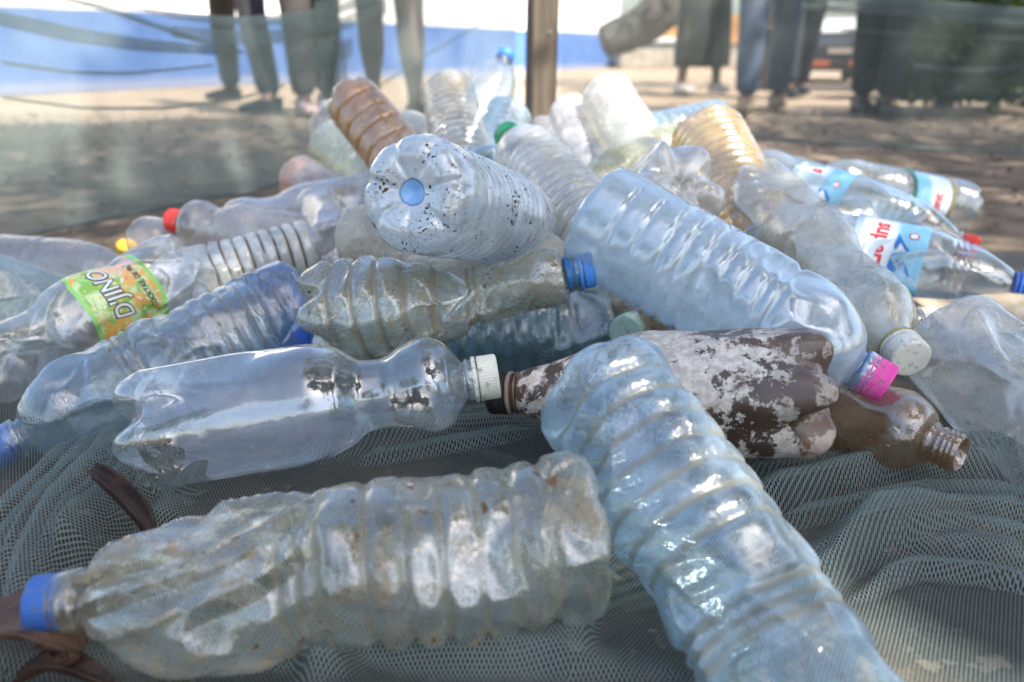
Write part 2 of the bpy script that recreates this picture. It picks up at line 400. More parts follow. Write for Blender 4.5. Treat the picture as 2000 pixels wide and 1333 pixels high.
def wood_post():
    t = NT('weathered_wood'); co = t.obj()
    st = t.n('Mapping', {0: co, 3: (90, 90, 5)}).outputs[0]
    g = t.noise(1.0, 6, 0.65, 1.2, st)
    c = t.mix(t.ramp(g, .32, .7), (.05, .039, .029), (.14, .108, .078))
    m = t.done(t.n('BsdfPrincipled', {'Base Color': c, 'Roughness': .85, 'Normal': t.n('Bump', {'Strength': .5, 'Distance': .003, 'Height': g}).outputs[0]}).outputs[0])
    b = P(1053, 285, 2.36); b.z = 0
    root = thing('wooden_post', 'square weathered brown wooden post behind the middle of the pile', 'post', Matrix.Translation(b) @ Matrix.Rotation(math.radians(14), 4, 'Z') @ Matrix.Rotation(math.radians(.8), 4, 'Y'))
    bm = bmesh.new(); box(bm, (0, 0, .9), (.078, .078, 2.1), bev=.005)
    bm_obj('timber', bm, m, root)
    n = NT('galvanised'); nm = n.done(n.n('BsdfPrincipled', {'Base Color': (.35, .33, .3), 'Metallic': 1.0, 'Roughness': .4}).outputs[0])
    for z in (.36, .62):
        bm = bmesh.new(); bmesh.ops.create_cone(bm, segments=12, radius1=.005, radius2=.005, depth=.004, cap_ends=True, matrix=Matrix.Translation((.01, -.0405, z)) @ Matrix.Rotation(math.pi / 2, 4, 'X'))
        bm_obj('nail', bm, nm, root)
wood_post()

INKW, INKK = solid('white_ink', (.82, .82, .78), .35, .03), solid('black_ink', (.02, .02, .02), .4, .02)

# ------------------------------------------------------------------ behind the nets: wall, yard, people, car, trees
def wall_material():
    t = NT('painted_wall'); co = t.obj(); z = t.n('SeparateXYZ', {0: co}).outputs[2]
    e = t.math('ADD', z, t.math('MULTIPLY', t.math('SUBTRACT', t.noise(2.0, 3, co=co), .5), .03))
    wt = t.mix(t.ramp(t.noise(1.5, 5, .6, 0, co), .3, .7), (.76, .75, .72), (.84, .83, .81))
    bl = t.mix(t.ramp(t.noise(2.5, 5, .6, 0, co), .3, .7), (.055, .14, .40), (.08, .185, .47))
    bl = t.mix(t.ramp(t.noise(6.0, 5, .7, 1.0, co), .55, .7, 0, .45), bl, (.30, .38, .58))
    bl = t.mix(t.ramp(z, .12, .02), bl, (.26, .30, .45))
    return t.done(t.n('BsdfPrincipled', {'Base Color': t.mix(t.ramp(e, .63, .64), bl, wt), 'Roughness': .8,
                  'Normal': t.n('Bump', {'Strength': .3, 'Distance': .01, 'Height': t.noise(30, 4, co=co)}).outputs[0]}).outputs[0])
w0, w1 = G(-520, 206), G(1208, 131)
wd = (w1 - w0); wl = wd.length; wa = math.atan2(wd.y, wd.x)
def yard_wall():
    root = thing('yard_wall', 'long white wall with a blue painted base behind the yard at left', 'wall', Matrix.Translation((w0.x, w0.y, 0)) @ Matrix.Rotation(wa, 4, 'Z'))
    bm = bmesh.new(); box(bm, (wl / 2, .12, 1.5), (wl, .22, 3.04), bev=.01); bm_obj('masonry', bm, wall_material(), root)
    bm = bmesh.new(); box(bm, (wl / 2, .12, 3.07), (wl + .1, .32, .08), bev=.01); bm_obj('coping', bm, solid('concrete', (.42, .40, .37), .9, .1, 8, .4), root)
yard_wall()
CONC = solid('pale_concrete', (.50, .44, .36), .9, .15, 6, .4)
def ledge():
    a = G(1212, 133); a.z = 0
    root = thing('concrete_ledge', 'low pale concrete plinth carrying an orange panel at the end of the blue based wall', 'plinth', Matrix.Translation(a) @ Matrix.Rotation(math.radians(6), 4, 'Z'))
    bm = bmesh.new(); box(bm, (1.6, .5, .17), (3.2, 1.0, .36), bev=.02); bm_obj('plinth_block', bm, CONC, root)
    bm = bmesh.new(); box(bm, (1.75, .6, .72), (2.7, .12, .55), bev=.02); bm_obj('orange_panel', bm, solid('orange_paint', (.52, .25, .09), .7, .15, 5), root)
    bm = bmesh.new(); box(bm, (1.1, .42, .47), (1.7, .5, .10), bev=.03)
    for v in bm.verts: v.co.z += .05 * math.sin(v.co.x * 4)
    bm_obj('white_sheet', bm, solid('white_sheet', (.74, .73, .70), .8, .05), root)
ledge()

# people, full figures; the photograph shows their legs through the net
def skin_obj(name, nodes, edges, mat, parent, sub=2):
    """one continuous grown surface: nodes = [(point, radius or (rx, ry))], the first is the root"""
    me = bpy.data.meshes.new(name); me.from_pydata([tuple(n[0]) for n in nodes], edges, [])
    o = link(bpy.data.objects.new(name, me), parent)
    o.modifiers.new('skin', 'SKIN')
    sv = me.skin_vertices[0].data if len(me.skin_vertices) else None
    for i, (p, r) in enumerate(nodes):
        sv[i].radius = r if isinstance(r, tuple) else (r, r)
        sv[i].use_root = (i == 0)
    ss = o.modifiers.new('sub', 'SUBSURF'); ss.levels = ss.render_levels = sub
    me.materials.append(mat)
    o.modifiers['skin'].use_smooth_shade = True
    return o
SKIN = solid('dark_skin', (.16, .085, .055), .5, .08, 20)
HAIR = solid('black_hair', (.012, .010, .009), .6, .2, 80, .6)
def person(label, fl, fr, face, trousers, shirt, shoe, height=1.68, bare=0.0, skirt=None, lean=0.0, stout=1.0, skin=None):
    """fl, fr: where the feet stand; face: heading in degrees; bare: height below which the legs are bare"""
    c = (fl + fr) / 2; k = height / 1.7
    R = Matrix.Rotation(math.radians(face), 4, 'Z')
    root = thing('person', label, 'person', Matrix.Translation((c.x, c.y, 0)) @ R)
    inv = (Matrix.Translation((c.x, c.y, 0)) @ R).inverted()
    a, b = inv @ Vector((fl.x, fl.y, 0)), inv @ Vector((fr.x, fr.y, 0))       # +y is forward
    def leg(f, sx):
        hip = Vector((sx * .09, 0, .90 * k)); ank = Vector((f.x, f.y - .02, .085 * k)); kn = (hip * .46 + ank * .54) + Vector((0, .035, 0))
        return hip, kn, ank
    ls = -1 if a.x < b.x else 1
    (h1, k1, a1), (h2, k2, a2) = leg(a, ls), leg(b, -ls)
    up = Vector((0, lean, 0))
    N = [(Vector((0, 0, .95 * k)), (.15, .11)), (Vector((0, 0, 1.12 * k)) + up * .3, (.125, .095)), (Vector((0, 0, 1.30 * k)) + up * .7, (.145, .10)), (Vector((0, 0, 1.42 * k)) + up, (.10, .07)),
         (Vector((0, .01, 1.49 * k)) + up, .052), (Vector((0, .02, 1.57 * k)) + up, (.075, .085)), (Vector((0, .02, 1.655 * k)) + up, (.07, .085))]
    E = [(0, 1), (1, 2), (2, 3), (3, 4), (4, 5), (5, 6)]
    for h, kn, an, f in ((h1, k1, a1, a), (h2, k2, a2, b)):
        i = len(N); cal = kn * .68 + an * .32 + Vector((0, -.012, 0))
        N += [(h, .088 * stout), ((h + kn) / 2, .076 * stout), (kn, .056 * stout), (cal, .060 * stout), (an * .8 + kn * .2, .038), (an, .036), (Vector((f.x, f.y + .05, .04)), (.042, .03)), (Vector((f.x, f.y + .15, .03)), (.04, .02))]
        E += [(0, i)] + [(i + j, i + j + 1) for j in range(7)]
    for sx in (-1, 1):
        i = len(N); sh = Vector((sx * .17, 0, 1.38 * k)) + up; el = Vector((sx * .23, -.02, 1.10 * k)) + up * .6; wr = Vector((sx * .24, .06, .86 * k)) + up * .4; pm = wr + Vector((0, .02, -.07))
        N += [(sh, .058), ((sh + el) / 2, .046), (el, .040), ((el + wr) / 2, .038), (wr, .026), (pm, (.022, .036))]
        E += [(3, i)] + [(i + j, i + j + 1) for j in range(5)]
    skin_obj('body', N, E, skin or SKIN, root)
    for sx in (-1, 1):                           # five separate fingers to each hand
        wr = Vector((sx * .24, .06, .86 * k)) + up * .4 + Vector((0, .02, -.07))
        for q, (dy, ln) in enumerate(((-.030, .060), (-.011, .072), (.009, .076), (.028, .070))):
            p0 = wr + Vector((0, dy, -.015)); p1 = p0 + Vector((-sx * .004, .004, -ln * .6)); p2 = p1 + Vector((-sx * .012, .004, -ln * .45))
            skin_obj('finger', [(p0, .010), (p1, .009), (p2, .007)], [(0, 1), (1, 2)], SKIN, root, 1)
        p0 = wr + Vector((-sx * .004, .032, .02)); p1 = p0 + Vector((-sx * .010, .026, -.022)); p2 = p1 + Vector((-sx * .006, .008, -.028))
        skin_obj('thumb', [(p0, .012), (p1, .010), (p2, .008)], [(0, 1), (1, 2)], SKIN, root, 1)
    hd = Vector((0, .02, 1.61 * k)) + up
    for nm, pts, m in (('nose', [(hd + Vector((0, .085, .015)), .009), (hd + Vector((0, .105, -.015)), .012)], SKIN), ('hair', [(hd + Vector((0, -.03, .01)), (.075, .075)), (hd + Vector((0, -.015, .06)), (.073, .08)), (hd + Vector((0, .0, .085)), (.05, .06))], HAIR),
                       ('eye', [(hd + Vector((-.03, .078, .012)), .009), (hd + Vector((-.028, .079, .012)), .009)], INKW), ('eye', [(hd + Vector((.03, .078, .012)), .009), (hd + Vector((.028, .079, .012)), .009)], INKW),
                       ('mouth', [(hd + Vector((-.02, .083, -.045)), .006), (hd + Vector((.02, .083, -.045)), .006)], solid('lip', (.20, .07, .06), .4)),
                       ('ear', [(hd + Vector((-.078, .0, .01)), (.008, .018)), (hd + Vector((-.078, .0, -.02)), (.007, .012))], SKIN), ('ear', [(hd + Vector((.078, .0, .01)), (.008, .018)), (hd + Vector((.078, .0, -.02)), (.007, .012))], SKIN)):
        skin_obj(nm, pts, [(j, j + 1) for j in range(len(pts) - 1)], m, root, 1)
    cut = bare
    if skirt:
        m = 40; V = []
        for z, r in ((1.0 * k, .15), (.88 * k, .175), (.6 * k, .20), (skirt + .05, .215), (skirt, .21)):
            for i in range(m):
                t = 2 * math.pi * i / m; rr = r * (1 + .06 * math.sin(7 * t) * (1.05 * k - z))
                V.append((rr * math.cos(t) + (a1.x + a2.x) / 2 * (1 - z), .72 * rr * math.sin(t), z))
        o = mesh_obj('skirt', V, grid_faces(m, 5, wrap=True), trousers, root)
        md = o.modifiers.new('thick', 'SOLIDIFY'); md.thickness = .004
    else:
        N2 = [(Vector((0, 0, .95 * k)), (.165, .12)), (Vector((0, 0, 1.02 * k)), (.16, .115))]; E2 = [(0, 1)]
        for h, kn, an in ((h1, k1, a1), (h2, k2, a2)):
            i = len(N2); chain = [(h, .105), ((h + kn) / 2, .094), (kn, .080), ((kn + an) / 2, .074), (an + Vector((0, .01, .0)), .066)]
            chain = [q for q in chain if q[0].z >= cut]
            N2 += chain; E2 += [(0, i)] + [(i + j, i + j + 1) for j in range(len(chain) - 1)]
        skin_obj('trousers' if bare < .2 else 'shorts', N2, E2, trousers, root)
    N3 = [(Vector((0, 0, 1.12 * k)) + up * .3, (.145, .115)), (Vector((0, 0, .95 * k)) + up * .1, (.165, .13)), (Vector((0, 0, 1.30 * k)) + up * .7, (.165, .12)), (Vector((0, 0, 1.42 * k)) + up, (.12, .085))]
    E3 = [(0, 1), (0, 2), (2, 3)]
    for sx in (-1, 1):
        i = len(N3); sh = Vector((sx * .17, 0, 1.385 * k)) + up; el = Vector((sx * .23, -.02, 1.12 * k)) + up * .6
        N3 += [(sh, .072), ((sh + el) / 2, .062), (el, .058)]; E3 += [(3, i), (i, i + 1), (i + 1, i + 2)]
    skin_obj('shirt', N3, E3, shirt, root)
    for f in (a, b):
        skin_obj('shoe', [(Vector((f.x, f.y - .01, .045)), (.045, .04)), (Vector((f.x, f.y - .05, .04)), (.038, .036)), (Vector((f.x, f.y + .08, .042)), (.05, .034)), (Vector((f.x, f.y + .17, .034)), (.046, .026)), (Vector((f.x, f.y + .205, .03)), (.03, .02))], [(0, 1), (0, 2), (2, 3), (3, 4)], shoe, root)
    return root
def cloth(name, c): return solid(name, c, .85, .12, 18, .4)
BLK, GRY, JEAN, NAVY, OLIVE = cloth('black_cloth', (.020, .019, .020)), cloth('grey_cloth', (.11, .11, .12)), cloth('denim', (.085, .12, .19)), cloth('navy_cloth', (.03, .035, .05)), cloth('dark_cloth', (.035, .04, .036))
WSH, DSH, BSH = solid('white_shoe', (.60, .58, .56), .6), solid('black_shoe', (.02, .02, .02), .4), solid('tan_sandal', (.33, .25, .16), .7)
def at(x, y): v = G(x, y); v.z = 0; return v
person('person in black trousers and black shoes standing left behind the sagging net edge', at(452, 196), at(528, 222), 150, BLK, GRY, DSH)
person('person in grey brown trousers stepping behind the gathered net corner', at(598, 226), at(640, 214), 205, cloth('brown_cloth', (.045, .04, .036)), NAVY, solid('pale_pink_shoe', (.55, .40, .38), .6))
person('person with bare dark legs and shorts standing behind the thin middle net', at(733, 218), at(812, 236), 10, OLIVE, cloth('blue_shirt', (.10, .2, .4)), DSH, bare=.62, stout=1.25, skin=solid('deep_skin', (.075, .05, .038), .55, .08, 20))
person('person in a long dark skirt and white shoes near the orange panel', at(1330, 184), at(1398, 182), 190, OLIVE, GRY, WSH, skirt=.20)
person('person in blue grey jeans and tan sandals standing right of the wooden post', at(1455, 222), at(1515, 212), 165, JEAN, WSH and cloth('pale_shirt', (.4, .4, .42)), BSH)
person('person in dark trousers just right of the jeans, farther back', at(1538, 192), at(1560, 186), 175, NAVY, BLK, DSH)
person('person in black trousers hiding part of the dark car', at(1680, 222), at(1728, 228), 170, BLK, NAVY, DSH)

def car():
    p = P(1632, 165, 17.8)
    root = thing('parked_car', 'dark car with red tail lamps parked beyond the right net', 'car', Matrix.Translation((p.x, p.y, -.385)) @ Matrix.Rotation(math.radians(-12), 4, 'Z'))
    paint = solid('dark_car_paint', (.045, .045, .05), .25, .05, 10, 0, .6)
    # length along +y, rear at y=0
    prof = [(0.0, .40), (.02, .85), (.35, 1.02), (.70, 1.42), (2.2, 1.46), (2.95, .98), (3.75, .84), (3.85, .45), (3.80, .28), (.05, .28)]
    V = []
    for sx, k in ((-.80, 1), (-.74, 0), (.74, 0), (.80, 1)):
        for y, z in prof: V.append((sx * (.86 if z > 1.1 else 1), y, z))
    n = len(prof); F = []
    for s in range(3):
        for i in range(n): F.append((s * n + i, s * n + (i + 1) % n, (s + 1) * n + (i + 1) % n, (s + 1) * n + i))
    F += [tuple(range(n))[::-1], tuple(range(3 * n, 4 * n))]
    o = mesh_obj('car_body', V, F, paint, root, smooth=False); bv = o.modifiers.new('bev', 'BEVEL'); bv.width, bv.segments = .05, 3
    gl = solid('car_glass', (.62, .64, .64), .10, .05, 3, 0, .9)  # pale base colour stands in for bright sky reflected in the panes
    bm = bmesh.new(); box(bm, (0, .50, 1.235), (1.14, .02, .40), Matrix.Rotation(math.radians(-41), 3, 'X'), .01); bm_obj('rear_window', bm, gl, root)
    for sx in (-1, 1):
        bm = bmesh.new(); box(bm, (sx * .755, 1.5, 1.2), (.02, 1.5, .30), None, .008); bm_obj('side_window', bm, gl, root)
        bm = bmesh.new(); box(bm, (sx * .64, -.005, .82), (.28, .05, .18), None, .015); bm_obj('tail_lamp', bm, solid('red_lamp', (.60, .13, .06), .2, .1, 20), root)
    bm = bmesh.new(); box(bm, (0, -.04, .46), (1.62, .14, .20), None, .04); bm_obj('bumper', bm, paint, root)
    for sx in (-1, 1):
        bm = bmesh.new(); box(bm, (sx * .45, -.115, .44), (.5, .02, .10), None, .008); bm_obj('reflector', bm, solid('orange_reflector', (.62, .16, .06), .25, .1, 20), root)
    bm = bmesh.new(); box(bm, (0, -.012, .70), (.50, .02, .11), None, .005); bm_obj('number_plate', bm, solid('plate', (.55, .50, .40), .4), root)
    tyre, rim = solid('tyre', (.02, .02, .02), .85), solid('rim', (.40, .40, .40), .35)
    for sx in (-1, 1):
        for y in (.62, 3.05):
            bm = bmesh.new(); bmesh.ops.create_cone(bm, segments=28, radius1=.30, radius2=.30, depth=.19, cap_ends=True, matrix=Matrix.Translation((sx * .72, y, .30)) @ Matrix.Rotation(math.pi / 2, 4, 'Y'))
            w = bm_obj('wheel', bm, tyre, root)
            bm = bmesh.new(); bmesh.ops.create_cone(bm, segments=20, radius1=.18, radius2=.16, depth=.20, cap_ends=True, matrix=Matrix.Translation((sx * .725, y, .30)) @ Matrix.Rotation(math.pi / 2, 4, 'Y'))
            bm_obj('rim', bm, rim, w)
car()

BARK = solid('bark', (.12, .095, .075), .95, .25, 14, .9, .15)
def limb_obj(name, pts, mat, parent, n=12, seed=1):
    """tapered limb through (point, radius)"""
    a = np.array([tuple(p) + (r,) for p, r in pts]); s = np.linspace(0, len(a) - 1, 14 * (len(a) - 1))
    c = np.stack([np.interp(s, range(len(a)), a[:, k]) for k in range(4)], 1)
    k = np.hanning(11); k /= k.sum()
    for j in range(3): c[:, j] = np.convolve(np.pad(c[:, j], 5, mode='edge'), k, 'valid')
    t = np.gradient(c[:, :3], axis=0); V = []
    for i in range(len(c)):
        q = Vector(t[i]).to_track_quat('Z', 'Y')
        for m in range(n):
            th = 2 * math.pi * m / n; r = c[i, 3] * (1 + .12 * math.sin(3 * th + i * .2 + seed) + .05 * math.sin(7 * th))
            V.append(Vector(c[i, :3]) + q @ Vector((r * math.cos(th), r * math.sin(th), 0)))
    F = grid_faces(n, len(c), wrap=True) + [tuple(range(n))[::-1], tuple(range((len(c) - 1) * n, len(c) * n))]
    return mesh_obj(name, V, F, mat, parent)
def leaf_material(name, c):
    t = NT(name); r = t.n('TexWhiteNoise', {0: t.n('VectorMath', {0: t.obj(), 1: (6, 6, 6)}, operation='MULTIPLY').outputs[0]}).outputs[0]
    col = t.mix(t.ramp(t.noise(2.5, 2, co=t.obj()), .3, .7), tuple(x * .6 for x in c), tuple(min(1, x * 1.35) for x in c))
    a = t.n('BsdfPrincipled', {'Base Color': col, 'Roughness': .45, 'Specular IOR Level': .4}).outputs[0]
    return t.done(t.shmix(.35, a, t.n('BsdfTranslucent', {0: t.mix(.5, col, (.16, .22, .03))}).outputs[0]))
def leaf_cloud(name, pts, size, mat, parent, seed):
    """one leaf-sized bent blade (two quads) at every point"""
    rng = np.random.default_rng(seed); pts = np.asarray(pts); n = len(pts)
    d = rng.normal(size=(n, 3)); d[:, 2] *= .5; d /= np.linalg.norm(d, axis=1)[:, None]
    u = np.cross(d, rng.normal(size=(n, 3))); u /= np.linalg.norm(u, axis=1)[:, None]
    w = np.cross(d, u); sz = size * rng.uniform(.6, 1.3, n)[:, None]
    V = np.stack([pts - d * sz, pts - d * sz * .1 + u * sz * .42 + w * sz * .1, pts + d * sz, pts - d * sz * .1 - u * sz * .42 + w * sz * .1], 1).reshape(-1, 3)
    F = np.arange(4 * n).reshape(n, 4)
    F = np.concatenate([F[:, [0, 1, 2]], F[:, [0, 2, 3]]])
    me = bpy.data.meshes.new(name)
    me.vertices.add(len(V)); me.vertices.foreach_set('co', V.astype(np.float32).ravel())
    me.loops.add(F.size); me.loops.foreach_set('vertex_index', F.astype(np.int32).ravel())
    me.polygons.add(len(F)); me.polygons.foreach_set('loop_start', np.arange(0, F.size, 3, dtype=np.int32))
    me.materials.append(mat); me.update(calc_edges=True); me.validate()
    return link(bpy.data.objects.new(name, me), parent)
LF = leaf_material('leaf_green', (.065, .115, .030))
LFD = leaf_material('leaf_dark', (.040, .075, .022))

# the shade tree stands behind the camera at right; its crown lies between the sun and the heap
def shade_tree():
    rng = np.random.default_rng(5)
    base = Vector((3.4, -2.9, 0))
    root = thing('shade_tree', 'broad leafy tree standing behind the camera and shading the heap', 'tree', Matrix.Translation(base))
    limb_obj('trunk', [((0, 0, -.1), .26), ((.05, .05, 1.2), .21), ((-.1, .15, 2.6), .18), ((-.3, .4, 4.0), .12)], BARK, root)
    pts = []
    n = 0
    cl = []
    hole = G(2090, 1330)
    def put(gx, gy, h):
        cl.append(np.array([gx, gy, 0]) + np.array(SUN_DIR) / SUN_DIR.z * h)
    while len(cl) < 210:                          # over the heap: closed, but for a gap at the back right
        gx, gy = rng.uniform(-1.25, 1.35), rng.uniform(-.35, 1.25)
        if math.hypot(gx - hole.x, gy - hole.y) < .42: continue
        if -.15 < gx < .75 and gy > .84 and rng.uniform() < .93: continue
        if gx < -.05 and gy > .8 and rng.uniform() < .45: continue
        put(gx, gy, rng.uniform(3.4, 5.0))
    while len(cl) < 560:                          # thinner over the ground beyond the nets
        gx, gy = rng.uniform(-2.6, 4.6), rng.uniform(1.25, 5.2)
        if -.45 < gx < .85 and rng.uniform() < .88: continue
        if gx < 0 and gy > 4.0: continue
        put(gx, gy, rng.uniform(3.2, 5.2))
    cl = np.array(cl)
    for c in cl:
        m = rng.integers(34, 60)
        pts.append(c + rng.normal(size=(m, 3)) * np.array([.17, .17, .10]))
    pts = np.concatenate(pts) - np.array(base)
    leaf_cloud('crown', pts, .068, LF, root, 3)
    top = Vector((-.3, .4, 4.0))
    for i in range(16):
        c = Vector(cl[rng.integers(len(cl))]) - base
        st = Vector((-.1, .15, 2.6)).lerp(top, rng.uniform())
        limb_obj('limb', [(st, .07), (st.lerp(c, .5) + Vector((0, 0, .25)), .045), (c, .012)], BARK, root, 8, i)
shade_tree()
def round_tree(pos, h, rad, label, seed, n=5200, mat=None, trunk=.16, size=.10, name='tree'):
    rng = np.random.default_rng(seed)
    root = thing(name, label, 'tree' if name == 'tree' else 'bush', Matrix.Translation(pos))
    if trunk: limb_obj('trunk', [((0, 0, -.1), trunk), ((.05, 0, h * .35), trunk * .8), ((-.05, .05, h * .75), trunk * .4)], BARK, root, seed=seed)
    k = 26; cc = rng.normal(size=(k, 3)); cc /= np.linalg.norm(cc, axis=1)[:, None]; cc *= rng.uniform(.35, 1, (k, 1)) * rad; cc[:, 2] *= .8; cc[:, 2] += h - rad * .6
    p = cc[rng.integers(k, size=n)] + rng.normal(size=(n, 3)) * rad * .20
    p = p[p[:, 2] > .03]
    leaf_cloud('crown', p, size, mat or LF, root, seed)
round_tree((-5.5, -6.5, 0), 5.2, 2.3, 'tall tree far behind the camera at left', 11, 6000)
round_tree((1.2, -8.5, 0), 5.0, 2.4, 'tall tree straight behind the camera', 12, 6000)
round_tree((8.5, -2.0, 0), 5.5, 2.5, 'tall tree off to the right of the yard', 13, 6000)
def sawn_tree():
    b = at(1500, 172)
    root = thing('old_tree', 'old tree whose thick sawn grey limb slants down beside the blue based wall', 'tree', Matrix.Translation(b))
    d = b.y / math.cos(PITCH) * 1.0
    r = lambda x, y, k=1.0: P(x, y, b.y * .985 * k) - b
    g = solid('grey_bark', (.13, .115, .10), .9, .2, 12, .7, .15)
    limb_obj('trunk', [((0, 0, -.1), .20), ((.0, .0, .7), .17), ((-.1, .05, 1.6), .15), ((.1, .1, 3.2), .10)], g, root)
    limb_obj('limb', [(r(1178, 88), .14), (r(1230, 62), .17), (r(1290, 22), .19), (r(1360, -30), .19), (r(1440, -110), .17), (Vector((-.1, .05, 1.6)), .13)], g, root, 14, 3)
    rng = np.random.default_rng(8)
    p = rng.normal(size=(1500, 3)) * np.array([.9, .9, .5]) + np.array([.1, .1, 3.9])
    leaf_cloud('crown', p, .09, LF, root, 9)
sawn_tree()
def hut():
    a = at(1985, 150)
    root = thing('wooden_hut', 'dark brown plank hut behind the bushes at right', 'hut', Matrix.Translation((a.x + 3.3, a.y + 3.0, -.4)))
    m = solid('dark_planks', (.075, .045, .028), .85, .2, 6, .4)
    me = None
    for i in range(24):
        if me is None:
            bm = bmesh.new(); box(bm, (0, 0, 1.2), (.215, .05, 2.4), bev=.008)
            o = bm_obj('plank', bm, m, root); me = o.data
        else: o = link(bpy.data.objects.new('plank', me), root)
        o.location = (-2.65 + i * .225, random.uniform(-.008, .008), 0)
    bm = bmesh.new(); box(bm, (0, 1.3, 2.5), (5.9, 3.2, .09), Matrix.Rotation(.08, 3, 'X')); bm_obj('roof', bm, solid('rust_sheet', (.16, .09, .06), .7), root)
    for sx in (-2.7, 2.7):
        bm = bmesh.new(); box(bm, (sx, 1.3, 1.15), (.06, 2.5, 2.3)); bm_obj('side_wall', bm, m, root)
hut()
for i, (x, y, h, rr, lb, mt) in enumerate(((1835, 222, .55, .34, 'low dark bush nearest the right net, beside the black trousers', LFD), (1935, 214, .62, .42, 'low spreading dark bush nearest the right net at the picture edge', LFD), (1800, 190, .62, .34, 'low leafy bush behind the right net next to the black trousers', LF), (1880, 178, .85, .5, 'dark bush in the middle of the row behind the right net', LFD),
                              (1990, 170, .80, .62, 'wide dark bush with paler tips at the right edge', LFD), (2110, 190, .9, .6, 'dark bush just outside the right edge', LFD), (1790, 168, .9, .5, 'bush between the black trousers and the hut', LFD))):
    round_tree(at(x, y), h, rr, lb, 40 + i, 2600, mt, .03, .045, 'bush')
round_tree(at(2010, 175) + Vector((.2, 1.0, 0)), 1.9, .75, 'young tree with bright leaves rising above the right net hem', 47, 2500, LF, .05, .05)

# ------------------------------------------------------------------ litter on the dirt
def litter():
    rng = np.random.default_rng(4); n = 1500
    p = np.stack([rng.uniform(-2.6, 2.8, n), rng.uniform(.7, 4.6, n), np.full(n, .002)], 1)
    o = leaf_cloud('leaf_litter', p, .013, solid('litter', (.25, .185, .125), .8, .3, 3, 0, .2), None, 6)
    tag(o, kind='stuff')
    V, F = [], []
    for i in range(700):
        c = np.array([rng.uniform(-2.6, 2.8), rng.uniform(.8, 4.4), -.004]); r = rng.uniform(.004, .014)
        ico = np.array([(1, 0, 0), (-1, 0, 0), (0, 1, 0), (0, -1, 0), (0, 0, 1), (0, 0, -1)]) * r * rng.uniform(.6, 1.2, 3)
        b = len(V); V += list(c + ico + rng.normal(size=(6, 3)) * r * .15)
        F += [(b, b + 2, b + 4), (b + 2, b + 1, b + 4), (b + 1, b + 3, b + 4), (b + 3, b, b + 4), (b + 2, b, b + 5), (b + 1, b + 2, b + 5), (b + 3, b + 1, b + 5), (b, b + 3, b + 5)]
    tag(mesh_obj('pebbles', V, F, solid('stone', (.30, .24, .18), .9, .2, 20)), kind='stuff')
litter()

# ------------------------------------------------------------------ bottles
def pchip(xs, ys):
    x = np.array(xs, float); y = np.array(ys, float); h = np.diff(x); d = np.diff(y) / h
    m = np.zeros(len(x)); m[0], m[-1] = d[0], d[-1]
    for i in range(1, len(x) - 1):
        m[i] = 0 if d[i - 1] * d[i] <= 0 else 2 * d[i - 1] * d[i] / (d[i - 1] + d[i])
    def f(t):
        t = np.clip(t, x[0], x[-1]); i = np.clip(np.searchsorted(x, t) - 1, 0, len(h) - 1)
        u = (t - x[i]) / h[i]
        return (y[i] * (1 + 2 * u) * (1 - u) ** 2 + m[i] * h[i] * u * (1 - u) ** 2 + y[i + 1] * u * u * (3 - 2 * u) + m[i + 1] * h[i] * u * u * (u - 1))
    return f
PROF = {
    'water':  [(0, .93), (.02, .985), (.05, 1), (.60, 1), (.655, .97), (.70, .99), (.76, .95), (.84, .74), (.89, .52), (.925, .36)],
    'soda':   [(0, .93), (.03, .98), (.08, 1), (.46, 1), (.55, .90), (.63, .74), (.70, .76), (.77, .86), (.82, .84), (.875, .62), (.92, .36)],
    'hero':   [(0, .95), (.03, .99), (.08, 1), (.50, .98), (.575, .85), (.645, .59), (.69, .57), (.75, .72), (.81, .82), (.865, .70), (.90, .42), (.92, .34)],
    'round':  [(0, .90), (.03, .98), (.10, 1), (.55, 1), (.66, .96), (.76, .82), (.84, .60), (.91, .36)],
    'crushed': [(0, .92), (.04, 1), (.40, 1), (.52, .84), (.60, .66), (.70, .62), (.82, .58), (.90, .48), (.945, .32)],
    'slim':   [(0, .92), (.03, .98), (.08, 1), (.48, 1), (.60, .88), (.72, .66), (.82, .48), (.91, .34)],
}
